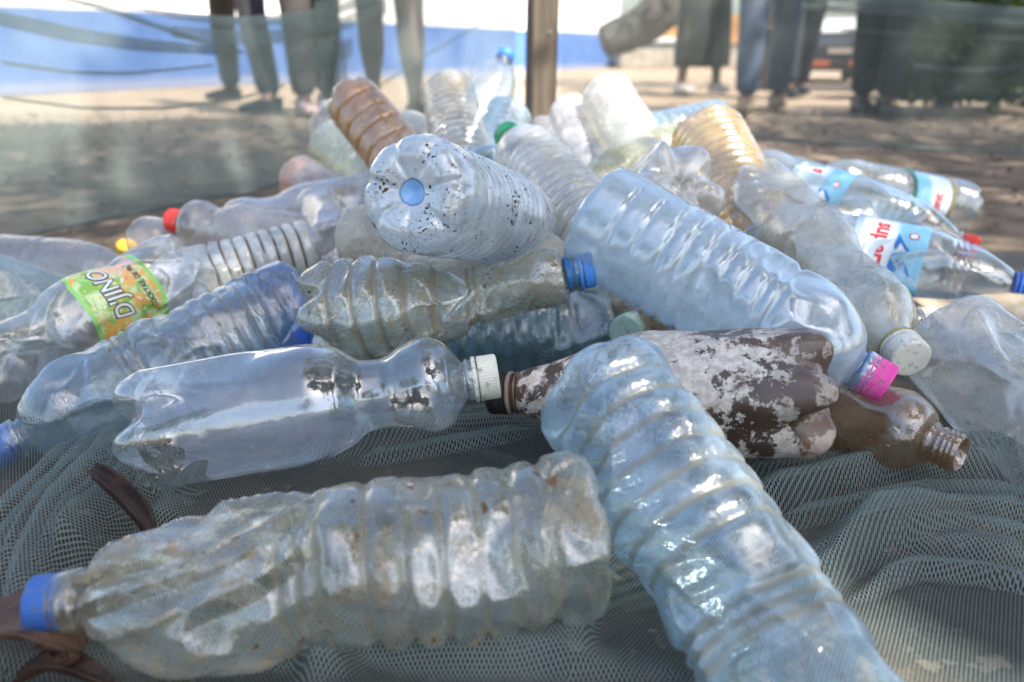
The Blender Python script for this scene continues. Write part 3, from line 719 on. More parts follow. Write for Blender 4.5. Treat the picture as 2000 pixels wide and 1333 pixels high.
class Bottle:
    def __init__(s, A, B, R, prof='water', L=None, base='flat', lobes=5, ribs=(), dents=(), crumple=0.0, squash=0.0,
                 bend=0.0, roll=0.0, seed=1, neck=.0135, res=(72, 130), lobed=.10, pleat=None, cuts=(), wob=.0007, cream=.0):
        s.__dict__.update(locals())
        A, B = Vector(A), Vector(B)
        z = (B - A).normalized(); s.L = L = L or (B - A).length
        mid = A + z * L * .5
        x = (CAM - mid); x -= x.dot(z) * z; x.normalize()
        x = Matrix.Rotation(roll, 3, z) @ x; y = z.cross(x)
        s.mat = Matrix(((x.x, y.x, z.x, A.x), (x.y, y.y, z.y, A.y), (x.z, y.z, z.z, A.z), (0, 0, 0, 1)))
        pr = list(PROF[prof]) + [(1 - .026 / L, (neck + .0012) / R), (1 - .022 / L, neck / R), (1.0, neck / R)]
        pr = [q for i, q in enumerate(pr) if i == 0 or q[0] > pr[i - 1][0] + 1e-4 or i < len(PROF[prof])]
        pr = sorted({round(a, 5): b for a, b in pr}.items())
        s.f = pchip([a for a, _ in pr], [b for _, b in pr])
        rng = random.Random(seed * 13 + 5)
        s.planes = []
        for dd in dents:                     # (theta deg, z fraction, depth m, axial tilt, sharpness)
            th, zf, dp = math.radians(dd[0]), dd[1], dd[2]
            tl = dd[3] if len(dd) > 3 else 0.0; sk = dd[4] if len(dd) > 4 else 0.0
            s.planes.append((th, zf, dp * .55, tl, sk))
        if crumple:
            for _ in range(int(10 + 34 * crumple)):
                s.planes.append((rng.uniform(0, 2 * math.pi), rng.uniform(.06, .86), rng.uniform(.0006, .0018 + .0026 * crumple),
                                 rng.uniform(-.55, .55), rng.uniform(-.5, .5)))
    def point(s, th, z, off=0.0):
        th = np.asarray(th, float); z = np.asarray(z, float); t = z / s.L
        r = s.R * s.f(t); g = np.zeros_like(r)
        for rb in s.ribs:                    # (z fraction, width m, depth m, [theta centre deg, half span deg])
            e = np.exp(-((z - rb[0] * s.L) / rb[1]) ** 2)
            if len(rb) > 3:
                dth = np.abs((th - math.radians(rb[3]) + math.pi) % (2 * math.pi) - math.pi)
                e = e * sstep(math.radians(rb[4]) + .12, math.radians(rb[4]) - .05, dth)
            r = r - 1.35 * rb[2] * e
            if rb[2] > 0: g = np.maximum(g, e)
        if s.base == 'petal':
            v = (.5 - .5 * np.cos(s.lobes * th)) ** (3 if s.lobed < .2 else 1.6)
            r = r - s.R * s.lobed * v * sstep(.075 if s.lobed < .2 else .105, .0, z)
        elif s.base == 'lobed':
            v = (.5 - .5 * np.cos(s.lobes * th)) ** 6
            r = r - s.R * min(.07, s.lobed) * v * sstep(.035, .0, z)
        return s.deform(np.stack([(r + off) * np.cos(th), (r + off) * np.sin(th), z], 1)), g
    def deform(s, p):
        p = p.copy(); R = s.R
        body = sstep(s.L - .03, s.L - .075, p[:, 2])
        if s.squash:
            k = s.squash * sstep(.0, .06, p[:, 2]) * body
            p[:, 0] *= 1 - k; p[:, 1] *= 1 + .45 * k
        for th, zf, dp, tl, sk in s.planes:
            n = np.array([math.cos(th), math.sin(th), tl * .6]); n /= np.linalg.norm(n)
            rr = R * float(s.f(np.array([zf]))[0])
            q = np.array([(rr - dp) * math.cos(th), (rr - dp) * math.sin(th), zf * s.L])
            d = (p - q) @ n + sk * 0.0
            e = .0008
            amt = np.where(d > 12 * e, d, e * np.log1p(np.exp(np.clip(d / e, -30, 12))))
            cp = .0030 + .9 * dp; amt = cp * np.tanh(amt / cp)
            loc = np.exp(-(((p[:, 2] - zf * s.L)) / (.045 + 2.2 * dp)) ** 4)
            p -= (1.72 * amt * body * loc)[:, None] * n
        for th, zf, dp, tl in s.cuts:        # pressed flat from one side
            th = math.radians(th); n = np.array([math.cos(th), math.sin(th), tl]); n /= np.linalg.norm(n)
            rr = R * float(s.f(np.array([zf]))[0]) - dp
            d = (p - np.array([rr * math.cos(th), rr * math.sin(th), zf * s.L])) @ n
            p -= (np.where(d > .02, d, .0015 * np.log1p(np.exp(np.clip(d / .0015, -30, 14)))) * body * .92)[:, None] * n
        if s.pleat:                          # a wrung wall: twisted sharp folds between two heights
            z0, z1, n, tw, a = s.pleat
            t = p[:, 2] / s.L; th = np.arctan2(p[:, 1], p[:, 0])
            ph = n * th / (2 * math.pi) + tw * t + .55 * vnoise(p * 26, s.seed + 8)
            tri = 1 - 2 * np.abs((ph % 1) - .5) * 2
            k = sstep(z0, z0 + .07, t) * sstep(z1, z1 - .10, t) * (.55 + .45 * vnoise(p * 18, s.seed + 9))
            q = p.copy(); q[:, 2] = 0; q /= np.linalg.norm(q, axis=1)[:, None] + 1e-6
            p -= q * (a * k * (.5 - .5 * tri))[:, None]
        amp = s.wob
        ns = vnoise(p * 42, s.seed) + .5 * vnoise(p * 95, s.seed + 1)
        rad = p.copy(); rad[:, 2] = 0; rl = np.linalg.norm(rad, axis=1)[:, None] + 1e-6
        p += rad / rl * (amp * ns * body)[:, None]
        if s.crumple:
            rg = 1 - 2 * np.abs(vnoise(p * np.array([34, 34, 22]), s.seed + 5))
            p += rad / rl * (.0022 * s.crumple * rg * body)[:, None]
        if s.bend:
            p[:, 0] += s.bend * (1 - ((p[:, 2] / s.L - .5) * 2) ** 2)
        return p
    def body(s, name, mat, parent):
        nu, nv = s.res
        th = np.linspace(0, 2 * math.pi, nu, endpoint=False)
        nb = 16
        u = np.linspace(.03, 1, nb)[:-1]
        V, Gv = [], []
        zr = .010 if s.base == 'flat' else .016
        rf = s.R * float(s.f(np.array([0.]))[0])
        fade = 1.0
        for uu in u:
            foot = .012 * (1 - min(uu / .62, 1)) ** 1.2 + zr * (1 - math.sqrt(max(0, 1 - (max(0, (uu - .62) / .38)) ** 2)))
            r = np.full(nu, uu * s.R * .985)
            if s.base == 'petal':
                v = (.5 - .5 * np.cos(s.lobes * th)) ** 1.6
                z = foot * (1 - v) + (.004 + .024 * uu ** 2) * v
                r = r * (1 - s.lobed * v * uu)
            elif s.base == 'lobed':
                v = (.5 - .5 * np.cos(s.lobes * th)) ** 5
                z = foot + v * (.0035 if s.lobed < .05 else .007) * sstep(.22, .5, np.array([uu]))[0] * (1 - .3 * uu)
                r = r * (1 - .06 * v * uu)
            else:
                v = (.5 - .5 * np.cos(6 * th)) ** 4
                z = foot + .0022 * v * sstep(.25, .6, np.array([uu]))[0]
            V.append(s.deform(np.stack([r * np.cos(th), r * np.sin(th), z], 1))); Gv.append(np.full(nu, .15))
        z0 = zr if s.base != 'petal' else .022
        zs = z0 + (s.L - z0) * np.linspace(0, 1, nv) ** 1.0
        if s.base == 'petal':
            pass
        T, Z = np.meshgrid(th, zs)
        T, Z = T.ravel(), Z.ravel()
        if s.base == 'petal':              # feet reach lower than the valleys
            v = (.5 - .5 * np.cos(s.lobes * T)) ** 1.6
            k = sstep(.07, z0, Z)
            Z = Z + k * ((.016 * (1 - v) + .028 * v) - z0)
        p, g = s.point(T, Z)
        V.append(p); Gv.append(g)
        V = np.concatenate(V); Gv = np.concatenate(Gv)
        rows = nb - 1 + nv
        F = grid_faces(nu, rows, wrap=True)
        c = len(V); V = np.concatenate([V, V[:nu].mean(0)[None]]); Gv = np.append(Gv, .1)
        F += [(c, (i + 1) % nu, i) for i in range(nu)]
        return mesh_obj(name, V, F, mat, parent, attrs={'groove': Gv})
    def tip(s):
        """where the neck ends after bending, in local space"""
        return Vector((0, 0, s.L))
def ribset(z0, z1, n, depth=.0018, width=.0030, *a):
    return tuple((z0 + (z1 - z0) * i / max(1, n - 1), width, depth) + a for i in range(n))

CAPM = {}
def cap_mat(col):
    """coloured cap: rubbed pale in patches, grime in the ridges"""
    k = tuple(col)
    if k not in CAPM:
        t = NT('cap_plastic'); co = t.obj()
        n = t.noise(130, 5, .65, .3, co, 1.0); n2 = t.noise(320, 4, .6, 0, co, 2.0)
        g = max(col)
        c = t.mix(t.ramp(n, .42, .68, 0, .5), col, tuple(.55 * x + .30 * g for x in col))
        c = t.mix(t.ramp(t.math('ADD', t.math('MULTIPLY', n, .5), t.math('MULTIPLY', n2, .5)), .53, .62, 0, .6), c, (.13, .10, .07))
        CAPM[k] = t.done(t.n('BsdfPrincipled', {'Base Color': c, 'Roughness': t.ramp(n2, .3, .7, .32, .6), 'Specular IOR Level': .4,
                         'Normal': t.n('Bump', {'Strength': .25, 'Distance': .0006, 'Height': n2}).outputs[0]}).outputs[0])
    return CAPM[k]
def add_cap(b, root, col, ring=True, r=None, h=.0145, ringcol=None, lift=.002):
    r = r or b.neck + .0026
    n = 144
    th = np.linspace(0, 2 * math.pi, n, endpoint=False)
    saw = np.where(np.arange(n) % 3 == 0, -.00055, 0.0)
    V = []; z1 = b.L + lift; z0 = z1 - h
    for z, rr, k in ((z0, r - .0012, 0), (z0, r, .6), (z0 + .001, r, 1), (z1 - .0022, r, 1), (z1 - .0012, r - .0002, .7), (z1 - .0003, r - .0012, 0), (z1, r - .0026, 0), (z1 - .0002, r * .5, 0)):
        rad = rr + saw * k
        V.append(np.stack([rad * np.cos(th), rad * np.sin(th), np.full(n, z)], 1))
    V = np.concatenate(V); F = grid_faces(n, 8, wrap=True)
    F.append(tuple(range(7 * n, 8 * n)))
    mesh_obj('cap', V, F, cap_mat(col), root)
    if ring:
        n = 64; th = np.linspace(0, 2 * math.pi, n, endpoint=False); V = []
        for z, rr in ((0, -.0018), (0, 0), (.0005, .0004), (.0026, .0004), (.003, 0), (.003, -.0018)):
            V.append(np.stack([(r - .0001 + rr) * np.cos(th), (r - .0001 + rr) * np.sin(th), np.full(n, z0 - .0042 + z)], 1))
        mesh_obj('tamper_ring', np.concatenate(V), grid_faces(n, 6, wrap=True), cap_mat(ringcol or col), root)
def add_neck(b, root, mat, thread=True):
    n = 64; th = np.linspace(0, 2 * math.pi, n, endpoint=False); V = []
    r = b.neck + .0006; z = b.L
    prof = [(z - .0215, r), (z - .0205, r + .0022), (z - .0195, r + .0022), (z - .0185, r), (z - .0150, r), (z - .0142, r + .0011), (z - .0134, r + .0011), (z - .0125, r)]
    if thread:
        for k in range(3):
            zz = z - .0105 + k * .0034
            prof += [(zz, r), (zz + .0007, r + .0012), (zz + .0014, r + .0012), (zz + .0021, r)]
    prof += [(z - .0004, r), (z, r - .0006), (z, r - .0018), (z - .012, r - .0022)]
    for zz, rr in prof: V.append(np.stack([rr * np.cos(th), rr * np.sin(th), zz + .0006 * np.sin(th)], 1))
    mesh_obj('neck_finish', np.concatenate(V), grid_faces(n, len(prof), wrap=True), mat, root)

def add_label(b, root, mat, th0, th1, z0, z1, off=.0006, n=(70, 34), name='label'):
    """a printed sleeve glued on the wall between two angles and two heights"""
    T, Z = np.meshgrid(np.linspace(math.radians(th0), math.radians(th1), n[0]), np.linspace(z0, z1, n[1]) * b.L)
    p, _ = b.point(T.ravel(), Z.ravel(), off)
    U, V = np.meshgrid(np.linspace(0, 1, n[0]), np.linspace(0, 1, n[1]))
    return mesh_obj(name, p, grid_faces(*n), mat, root, uv=np.stack([U.ravel(), V.ravel()], 1))
def wrap_mesh(b, parent, name, co, faces, th, z, mat, off):
    """flat print laid on the wall: x runs round the bottle, y runs up towards the neck (metres)"""
    co = np.asarray(co, float)
    p, _ = b.point(math.radians(th) + co[:, 0] / b.R, z * b.L + co[:, 1], off)
    return mesh_obj(name, p, faces, mat, parent, smooth=False)
def text_geo(body, size, bold=0.0, shear=0.0, width=1.0):
    cu = bpy.data.curves.new('t', 'FONT'); cu.body = body; cu.size = size; cu.offset = bold; cu.shear = shear
    cu.align_x, cu.align_y = 'CENTER', 'CENTER'; cu.resolution_u = 4
    o = bpy.data.objects.new('t', cu); COL.objects.link(o)
    dg = bpy.context.evaluated_depsgraph_get(); dg.update()
    me = bpy.data.meshes.new_from_object(o.evaluated_get(dg))
    bpy.data.objects.remove(o); bpy.data.curves.remove(cu)
    bm = bmesh.new(); bm.from_mesh(me); bpy.data.meshes.remove(me)
    bmesh.ops.triangulate(bm, faces=bm.faces[:])
    for _ in range(2):
        long = [e for e in bm.edges if e.calc_length() > .003]
        if long: bmesh.ops.subdivide_edges(bm, edges=long, cuts=1); bmesh.ops.triangulate(bm, faces=[f for f in bm.faces if len(f.verts) > 3])
    bm.verts.index_update()
    co = [(v.co.x * width, v.co.y) for v in bm.verts]; f = [tuple(v.index for v in fc.verts) for fc in bm.faces]
    bm.free(); return co, f
def poly_geo(pts):
    bm = bmesh.new(); vs = [bm.verts.new((x, y, 0)) for x, y in pts]; bm.faces.new(vs)
    bmesh.ops.triangulate(bm, faces=bm.faces[:])
    for _ in range(2):
        long = [e for e in bm.edges if e.calc_length() > .004]
        if long: bmesh.ops.subdivide_edges(bm, edges=long, cuts=1); bmesh.ops.triangulate(bm, faces=[f for f in bm.faces if len(f.verts) > 3])
    bm.verts.index_update()
    r = [(v.co.x, v.co.y) for v in bm.verts], [tuple(v.index for v in fc.verts) for fc in bm.faces]
    bm.free(); return r
def ring_geo(r0, r1, n=28):
    co = [(r * math.cos(2 * math.pi * i / n), r * math.sin(2 * math.pi * i / n)) for r in (r0, r1) for i in range(n)]
    return co, grid_faces(n, 2, wrap=True)

GROUP = 'discarded plastic bottles heaped on the netting'
def bottle(key, label, A, B, R, pm, cap=None, neckmat=True, cat='bottle', name='plastic_bottle', opaque=None, group=GROUP, ring=True, capr=None, ringcol=None, caph=.0145, **kw):
    b = Bottle(P(*A) if len(A) == 3 and not isinstance(A, Vector) else A, P(*B) if not isinstance(B, Vector) else B, R, **kw)
    root = thing(name, label, cat, b.mat, group)
    m = opaque or plastic(key, **pm)
    b.body('body', m, root)
    if neckmat: add_neck(b, root, m if neckmat is True else neckmat, thread=cap is None)
    if cap: add_cap(b, root, cap, ring=ring, r=capr, h=caph, ringcol=ringcol)
    return b, root
BLUE, RED, WHITE = (.03, .12, .40), (.72, .035, .02), (.74, .70, .58)
CLEAR = dict(tint=(.955, .96, .945), haze=.16, hcol=(.83, .82, .77), rough=.09, edge=.40)
MILKY = dict(tint=(.92, .92, .89), haze=.52, hcol=(.84, .82, .76), film=.16, fcol=(.46, .38, .26), rough=.16, edge=.5)
ICE = dict(tint=(.78, .90, .96), haze=.40, hcol=(.60, .76, .87), rough=.14, edge=.5)
CREAMY = dict(tint=(.93, .90, .82), haze=.38, hcol=(.72, .66, .52), rough=.2, edge=.45)
def mod(d, **k): r = dict(d); r.update(k); return r
HI, MD, LO = (150, 250), (96, 170), (64, 120)

# near row
bottle('near_blue', 'large blue tinted ribbed bottle nearest the camera, running out of the bottom edge',
       (1162, 742, .50), (1660, 1480, .355), .045,
       mod(ICE, haze=.28, patch=.9, tint=(.72, .86, .94), hcol=(.58, .72, .82), wr=.5, film=.26, fcol=(.36, .33, .25), seed=2.1, gloss=1.1, crease=.3, cscale=13., groove=.65, gcol=(.25, .24, .18)),
       cap=BLUE, prof='water', base='flat', res=(150, 280), L=.33,
       ribs=ribset(.09, .40, 7, .0020, .0036) + ((.50, .004, .004), (.525, .0035, .0035), (.55, .0035, .003), (.80, .003, .003), (.83, .003, -.001)),
       dents=((20, .46, .012, .3), (-35, .62, .006, -.3), (60, .66, .005, .4), (-70, .42, .006, .2), (10, .75, .004, -.4)), crumple=.25, seed=2, bend=-.004)
bottle('near_crumpled', 'crumpled clear bottle with brown dirt and a blue cap lying across the front',
       (1168, 1040, .43), (75, 1185, .40), .0465,
       mod(CLEAR, haze=.17, hcol=(.76, .79, .73), rough=.08, wr=.35, patch=.9, film=.47, crease=.6, cscale=12.0, gloss=1.25, groove=.5, gcol=(.30, .26, .17), fcol=(.36, .28, .17), seed=3.3, tint=(.90, .94, .90), specks=.42, scol=(.15, .085, .04), sscale=120),
       cap=BLUE, caph=.012, capr=.0155, prof='water', base='flat', res=(170, 300),
       ribs=ribset(.10, .42, 6, .0038, .0036) + ((.50, .0036, .003), (.53, .0036, .003), (.56, .0036, .003)),
       dents=((35, .66, .012, .5), (-20, .70, .010, -.5), (70, .74, .012, .6), (5, .60, .009, .35), (-60, .62, .010, -.3), (25, .80, .007, .5),
              (-40, .80, .008, .7), (50, .46, .007, .3), (-10, .30, .006, -.2), (60, .24, .005, .2), (95, .68, .012, .3), (20, .10, .005, .4), (-50, .14, .006, -.3), (75, .38, .006, -.3)),
       crumple=.35, seed=3, pleat=(.47, .95, 9, 4.2, .015), cuts=((75, .80, .012, .5), (20, .74, .008, .25)))
bottle('clear_hourglass', 'clear waisted bottle with a yellowed white cap lying in front, hardly clouded',
       (252, 842, .57), (968, 735, .585), .0445,
       dict(tint=(.965, .972, .968), haze=.05, hcol=(.80, .82, .81), rough=.06, wr=.12, wscale=25, edge=.42, gloss=1.5, crease=.05, film=.10, fcol=(.42, .38, .28), seed=5.0),
       cap=(.76, .72, .58), prof='hero', base='petal', lobes=5, res=HI, roll=.35,
       dents=((-75, .20, .004, .1), (40, .68, .004, .3)), seed=5, wob=.0005, neck=.0135, capr=.0165)
bottle('blue_crumpled', 'blue tinted crumpled ribbed bottle with its blue cap at the left edge',
       (600, 590, .76), (-14, 880, .64), .0475,
       dict(tint=(.80, .91, .97), haze=.14, hcol=(.56, .68, .78), rough=.07, wr=.5, edge=.42, gloss=1.3, crease=.4, seed=6.2, groove=.35, gcol=(.3, .24, .14), film=.10, endtint=(.0, .075, (.25, .46, .82))),
       cap=BLUE, prof='water', base="flat", res=HI,
       ribs=ribset(.12, .46, 8, .0014, .0026) + ((.545, .0026, .0035), (.57, .0026, .0035), (.595, .0026, .003)),
       dents=((15, .42, .006, .3), (-30, .68, .012, .5), (30, .70, .013, -.5), (70, .52, .005, .3), (5, .78, .006, .5), (60, .78, .008, .4), (-60, .74, .008, -.3),
              (45, .60, .008, .5), (20, .04, .006, .9)), crumple=.35, seed=6)
# bottle with the fruit label
def fruit_label():
    t = NT('fruit_print'); uv = t.n('TexCoord').outputs['UV']
    s = t.n('SeparateXYZ', {0: uv}); u, v = s.outputs[0], s.outputs[1]
    st = t.n('Mapping', {0: uv, 3: (2.4, 1.5, 1)}).outputs[0]
    n = t.noise(3.2, 4, .6, .6, st); n2 = t.noise(4.2, 3, .55, .4, st, 3.0); n3 = t.noise(7.0, 3, .55, .3, st, 8.0)
    c = t.mix(t.ramp(n, .40, .56), (.26, .52, .08), (.66, .78, .40))
    c = t.mix(t.ramp(n2, .50, .60), c, (.85, .45, .10))
    c = t.mix(t.ramp(n3, .58, .64), c, (.93, .80, .55))
    c = t.mix(t.math('MULTIPLY', t.ramp(u, .62, .95), t.ramp(v, .75, .35)), c, (.90, .48, .30))
    c = t.mix(t.math('MULTIPLY', t.ramp(u, .26, .10), t.ramp(v, .65, .35)), c, (.80, .68, .05))
    c = t.mix(t.math('MULTIPLY', t.ramp(t.noise(9.0, 3, .5, .4, st, 14.0), .66, .68), 1.0), c, (.78, .05, .10))
    c = t.mix(t.ramp(t.noise(15.0, 2, .5, 0, st, 21.0), .69, .72), c, (.95, .92, .86))
    edge = t.math('MAXIMUM', t.ramp(v, .07, .06), t.ramp(v, .94, .95))
    c = t.mix(edge, c, (.30, .66, .16))
    p = t.n('BsdfPrincipled', {'Base Color': c, 'Roughness': .3, 'Specular IOR Level': .5}).outputs[0]
    return t.done(p)
INKR, INKB, INKD = solid('red_ink', (.58, .02, .02), .4, .05), solid('blue_ink', (.03, .20, .58), .4, .05), solid('dark_blue_ink', (.02, .07, .30), .4, .05)
b, root = bottle('fruit_bottle', 'clear bottle with a green and orange fruit cocktail label at the left edge',
       (372, 520, .86), (-130, 775, .70), .0435,
       mod(CLEAR, haze=.13, wr=.22, film=.16, fcol=(.26, .18, .10), seed=8.1, hcol=(.80, .80, .79), specks=.3, scol=(.2, .11, .05), sscale=140, gloss=1.3),
       cap=WHITE, prof='soda', base='petal', res=HI,
       dents=((0, .10, .010, .5), (25, .03, .012, .8), (-40, .09, .007, .3), (60, .12, .008, .2), (0, .60, .006, -.4), (-20, .66, .006, .4)), seed=8, crumple=.12)
lab = add_label(b, root, fruit_label(), -88, 78, .21, .47)
co, f = text_geo("D'JINO", .0212, .0013, .18, .95); wrap_mesh(b, lab, 'lettering', co, f, 17, .365, INKK, .0010)
co, f = text_geo("D'JINO", .0212, .0002, .18, .95); wrap_mesh(b, lab, 'lettering', co, f, 17, .365, INKW, .0014)
co, f = text_geo("COCKTAIL DE FRUITS", .0068, .0002, 0, .95); wrap_mesh(b, lab, 'lettering', co, f, 17, .262, INKK, .0011)
co, f = ring_geo(.0, .0085); wrap_mesh(b, lab, 'emblem', co, f, -70, .43, solid('pale_blue_ink', (.42, .52, .75), .4, .1), .0010)
co, f = ring_geo(.0, .0045); wrap_mesh(b, lab, 'emblem', co, f, -70, .43, INKW, .0013)

# bottles of the left side
bottle('ringed', 'cloudy white ribbed bottle with dark dirt in its rings, behind the fruit label bottle',
       (618, 487, .98), (250, 575, .90), .0375,
       mod(MILKY, haze=.72, hcol=(.78, .80, .77), groove=1.0, gcol=(.10, .06, .025), seed=9, film=.2, fcol=(.38, .30, .16)),
       cap=WHITE, prof='water', res=MD, ribs=ribset(.10, .56, 8, .0030, .0022), dents=((0, .60, .006, .4), (50, .66, .008, -.3)), crumple=.1, seed=9)
bottle('left_green', 'greenish dented cloudy bottle at the far left edge above the label bottle',
       (135, 628, .90), (-190, 525, .84), .050,
       mod(MILKY, haze=.30, hcol=(.56, .65, .60), tint=(.86, .92, .88), seed=10, wr=.4, film=.2), cap=BLUE, prof='round', res=MD,
       dents=((20, .25, .012, .4), (-30, .35, .012, -.4), (60, .2, .01, .2), (0, .08, .008, .6)), crumple=.3, seed=10, L=.26)
bottle('grey_lying', 'smooth grey clear bottle with a tapering neck lying on the dirt at left',
       (-90, 512, 1.12), (290, 540, 1.06), .043, mod(CLEAR, haze=.30, hcol=(.62, .61, .62), seed=11, rough=.2, film=.1), cap=WHITE, prof='round', res=LO, seed=11, ribs=((.5, .002, .002),), dents=((30, .3, .004, .1),))
bottle('short_ringed', 'small clear bottle with bright rings lying beneath the red capped one',
       (275, 468, 1.12), (620, 520, 1.02), .034, mod(CLEAR, haze=.20, hcol=(.62, .56, .46), tint=(.93, .90, .84), seed=12, gloss=1.4), cap=WHITE, prof='water', res=LO, seed=12, ribs=ribset(.28, .42, 3, .002, .0025))
bottle('red_cap', 'small waisted clear bottle with a bright red cap',
       (606, 482, 1.00), (336, 431, 1.06), .039, mod(CLEAR, haze=.40, hcol=(.70, .63, .56), tint=(.95, .92, .88), seed=13, film=.1, specks=.2, scol=(.3, .18, .08), sscale=100), cap=RED, prof='soda', base='petal', res=MD, seed=13, dents=((0, .3, .006, .3),), capr=.0165)
bottle('long_clear', 'long clear waisted bottle lying behind the red capped one',
       (800, 388, 1.18), (392, 456, 1.17), .0475, mod(CLEAR, haze=.32, hcol=(.80, .80, .80), seed=14, gloss=1.5, film=.08), cap=WHITE, prof='soda', base='petal', res=MD, seed=14, dents=((0, .48, .004, .2), (30, .15, .006, .3)))
bottle('orange_print', 'small clear bottle with a faded orange band behind the long clear one',
       (575, 345, 1.28), (720, 420, 1.20), .038, mod(CLEAR, haze=.3, hcol=(.72, .66, .62), seed=15, endtint=(.03, .05, (.88, .66, .56))), cap=WHITE, prof='round', res=LO, seed=15, L=.22)
bottle('pink_print', 'round ended clear bottle tinged pink with an orange cap peeping beside it',
       (665, 480, .95), (600, 380, 1.2), .037, mod(CLEAR, haze=.33, hcol=(.72, .66, .66), seed=16, gloss=1.3), cap=(.8, .22, .06), prof='soda', base='round' if False else 'flat', res=LO, seed=16, L=.24, crumple=.15)
bottle('cream_textured', 'cream coloured bottle with curly wrinkles beneath the speckled bottle',
       (688, 462, .86), (960, 492, .80), .041, mod(CREAMY, haze=.5, seed=17, wr=.6, wscale=110), cap=WHITE, prof='round', res=MD, seed=17, crumple=.35, L=.27)
bottle('amber_upended', 'orange brown stained ribbed bottle standing neck down behind the speckled one',
       (682, 188, 1.12), (910, 478, .97), .0385,
       dict(tint=(.82, .58, .32), haze=.58, hcol=(.64, .39, .17), rough=.16, edge=.5, seed=18, groove=.8, gcol=(.26, .12, .03), film=.36, fcol=(.66, .52, .36), specks=.3, scol=(.06, .03, .01), sscale=90, gloss=1.2),
       prof='water', res=MD, base='lobed', ribs=ribset(.13, .60, 6, .0026, .0032), seed=18, squash=.10, cap=BLUE)
bottle('olive_ribbed', 'ribbed clear bottle with an olive brown rim, upended right of the orange stained one',
       (875, 178, 1.30), (930, 440, 1.05), .0435, mod(CLEAR, haze=.28, hcol=(.66, .66, .62), seed=19, groove=.8, gcol=(.30, .21, .09), film=.42, fcol=(.32, .25, .13), gloss=1.3), prof='water', res=MD, ribs=ribset(.06, .62, 13, .0022, .0034), cap=BLUE, seed=19)
bottle('back_green', 'pale green ribbed bottle in the back left corner against the net',
       (650, 285, 1.34), (770, 370, 1.16), .045, mod(MILKY, haze=.36, hcol=(.66, .68, .55), tint=(.92, .93, .82), seed=20), prof='water', res=LO, ribs=ribset(.2, .6, 6, .0024, .004), cap=BLUE, seed=20, L=.25)
bottle('back_white', 'milky bottle tipped on end behind the orange stained one',
       (800, 250, 1.36), (800, 360, 1.25), .040, mod(MILKY, haze=.5, hcol=(.74, .74, .70), seed=21), prof='round', res=LO, cap=WHITE, seed=21, L=.22)
bottle('corner_white', 'whitish clear bottle standing in the net corner behind the green ribbed one',
       (655, 360, 1.52), (640, 205, 1.56), .040, mod(MILKY, haze=.34, hcol=(.80, .77, .68), seed=22), prof='water', res=LO, ribs=ribset(.2, .6, 6, .0024, .004), cap=WHITE, seed=22)
bottle('standing_blue_cap', 'clear bottle with a blue cap standing upright left of the wooden post',
       (905, 300, 1.42), (990, 104, 1.48), .0425, mod(CLEAR, haze=.16, hcol=(.66, .72, .80), tint=(.90, .94, .97), seed=23, gloss=1.8), prof='round', res=LO, cap=(.03, .20, .62), capr=.0165, seed=23)
bottle('round_blue', 'pale blue ribbed bottle end by the foot of the wooden post',
       (993, 222, 1.30), (945, 345, 1.22), .0415, mod(ICE, haze=.40, hcol=(.60, .74, .82), seed=24), prof='water', res=LO, ribs=ribset(.1, .6, 9, .002, .003), cap=BLUE, seed=24, L=.24)
bottle('small_blue', 'small shiny blue bottle between the speckled and the green capped ones',
       (945, 330, 1.08), (1010, 300, 1.2), .030, mod(ICE, haze=.2, hcol=(.5, .64, .74), seed=25, gloss=1.8), prof='round', res=LO, cap=BLUE, seed=25, L=.18, crumple=.2)
bottle('tiny_grey', 'small grey bottle end at the very foot of the wooden post',
       (1055, 245, 1.42), (1090, 320, 1.36), .026, mod(CLEAR, haze=.4, hcol=(.58, .55, .55), seed=26), prof='slim', res=LO, cap=WHITE, seed=26, L=.19, crumple=.3)

# heart of the pile
bottle('speckled', 'whitish bottle speckled with black mould, blue dot on its upturned base',
       (797, 374, .575), (1052, 446, .86), .0445,
       dict(tint=(.88, .93, .95), haze=.58, hcol=(.80, .86, .89), film=.14, fcol=(.45, .46, .42), rough=.10, edge=.5, seed=27.3, wr=.25, specks=.84, scol=(.06, .045, .03), sscale=330, spot=(.0100, (.16, .38, .70)), gloss=1.3),
       prof='water', base='lobed', lobes=7, lobed=.025, res=(168, 260), ribs=ribset(.16, .62, 11, .0016, .0030), cap=(.02, .05, .30), seed=27, wob=.0005,
       dents=((60, .75, .008, .3),))
bottle('green_cap', 'white ribbed bottle with a green cap pointing away to the back',
       (1190, 490, .80), (990, 264, 1.02), .0435,
       mod(MILKY, haze=.66, hcol=(.84, .82, .76), seed=28, groove=.6, gcol=(.42, .36, .24)), prof='water', res=MD, ribs=ribset(.10, .66, 12, .0020, .0030), cap=(.01, .32, .12), capr=.018, seed=28)
bottle('plain_upended', 'plain translucent bottle upended right of the wooden post',
       (1112, 215, 1.34), (1180, 385, 1.18), .0375, mod(MILKY, haze=.46, hcol=(.78, .76, .76), seed=29), prof='round', res=LO, cap=WHITE, seed=29, ribs=((.3, .002, .0015), (.55, .002, .0015)), L=.27)
bottle('cream_ribbed', 'cream white finely ribbed bottle upended at the back, right of the plain one',
       (1183, 188, 1.28), (1310, 400, 1.05), .0435, mod(CREAMY, haze=.62, hcol=(.84, .82, .74), seed=30), prof='water', res=MD, ribs=ribset(.08, .66, 14, .0020, .0032), cap=WHITE, seed=30)
bottle('back_blue', 'blue ribbed bottle lying across the back of the heap',
       (1412, 240, 1.42), (1235, 278, 1.36), .0425, mod(ICE, haze=.34, hcol=(.42, .56, .68), seed=31), prof='water', res=LO, ribs=ribset(.15, .62, 8, .002, .0035), cap=BLUE, seed=31, L=.27)
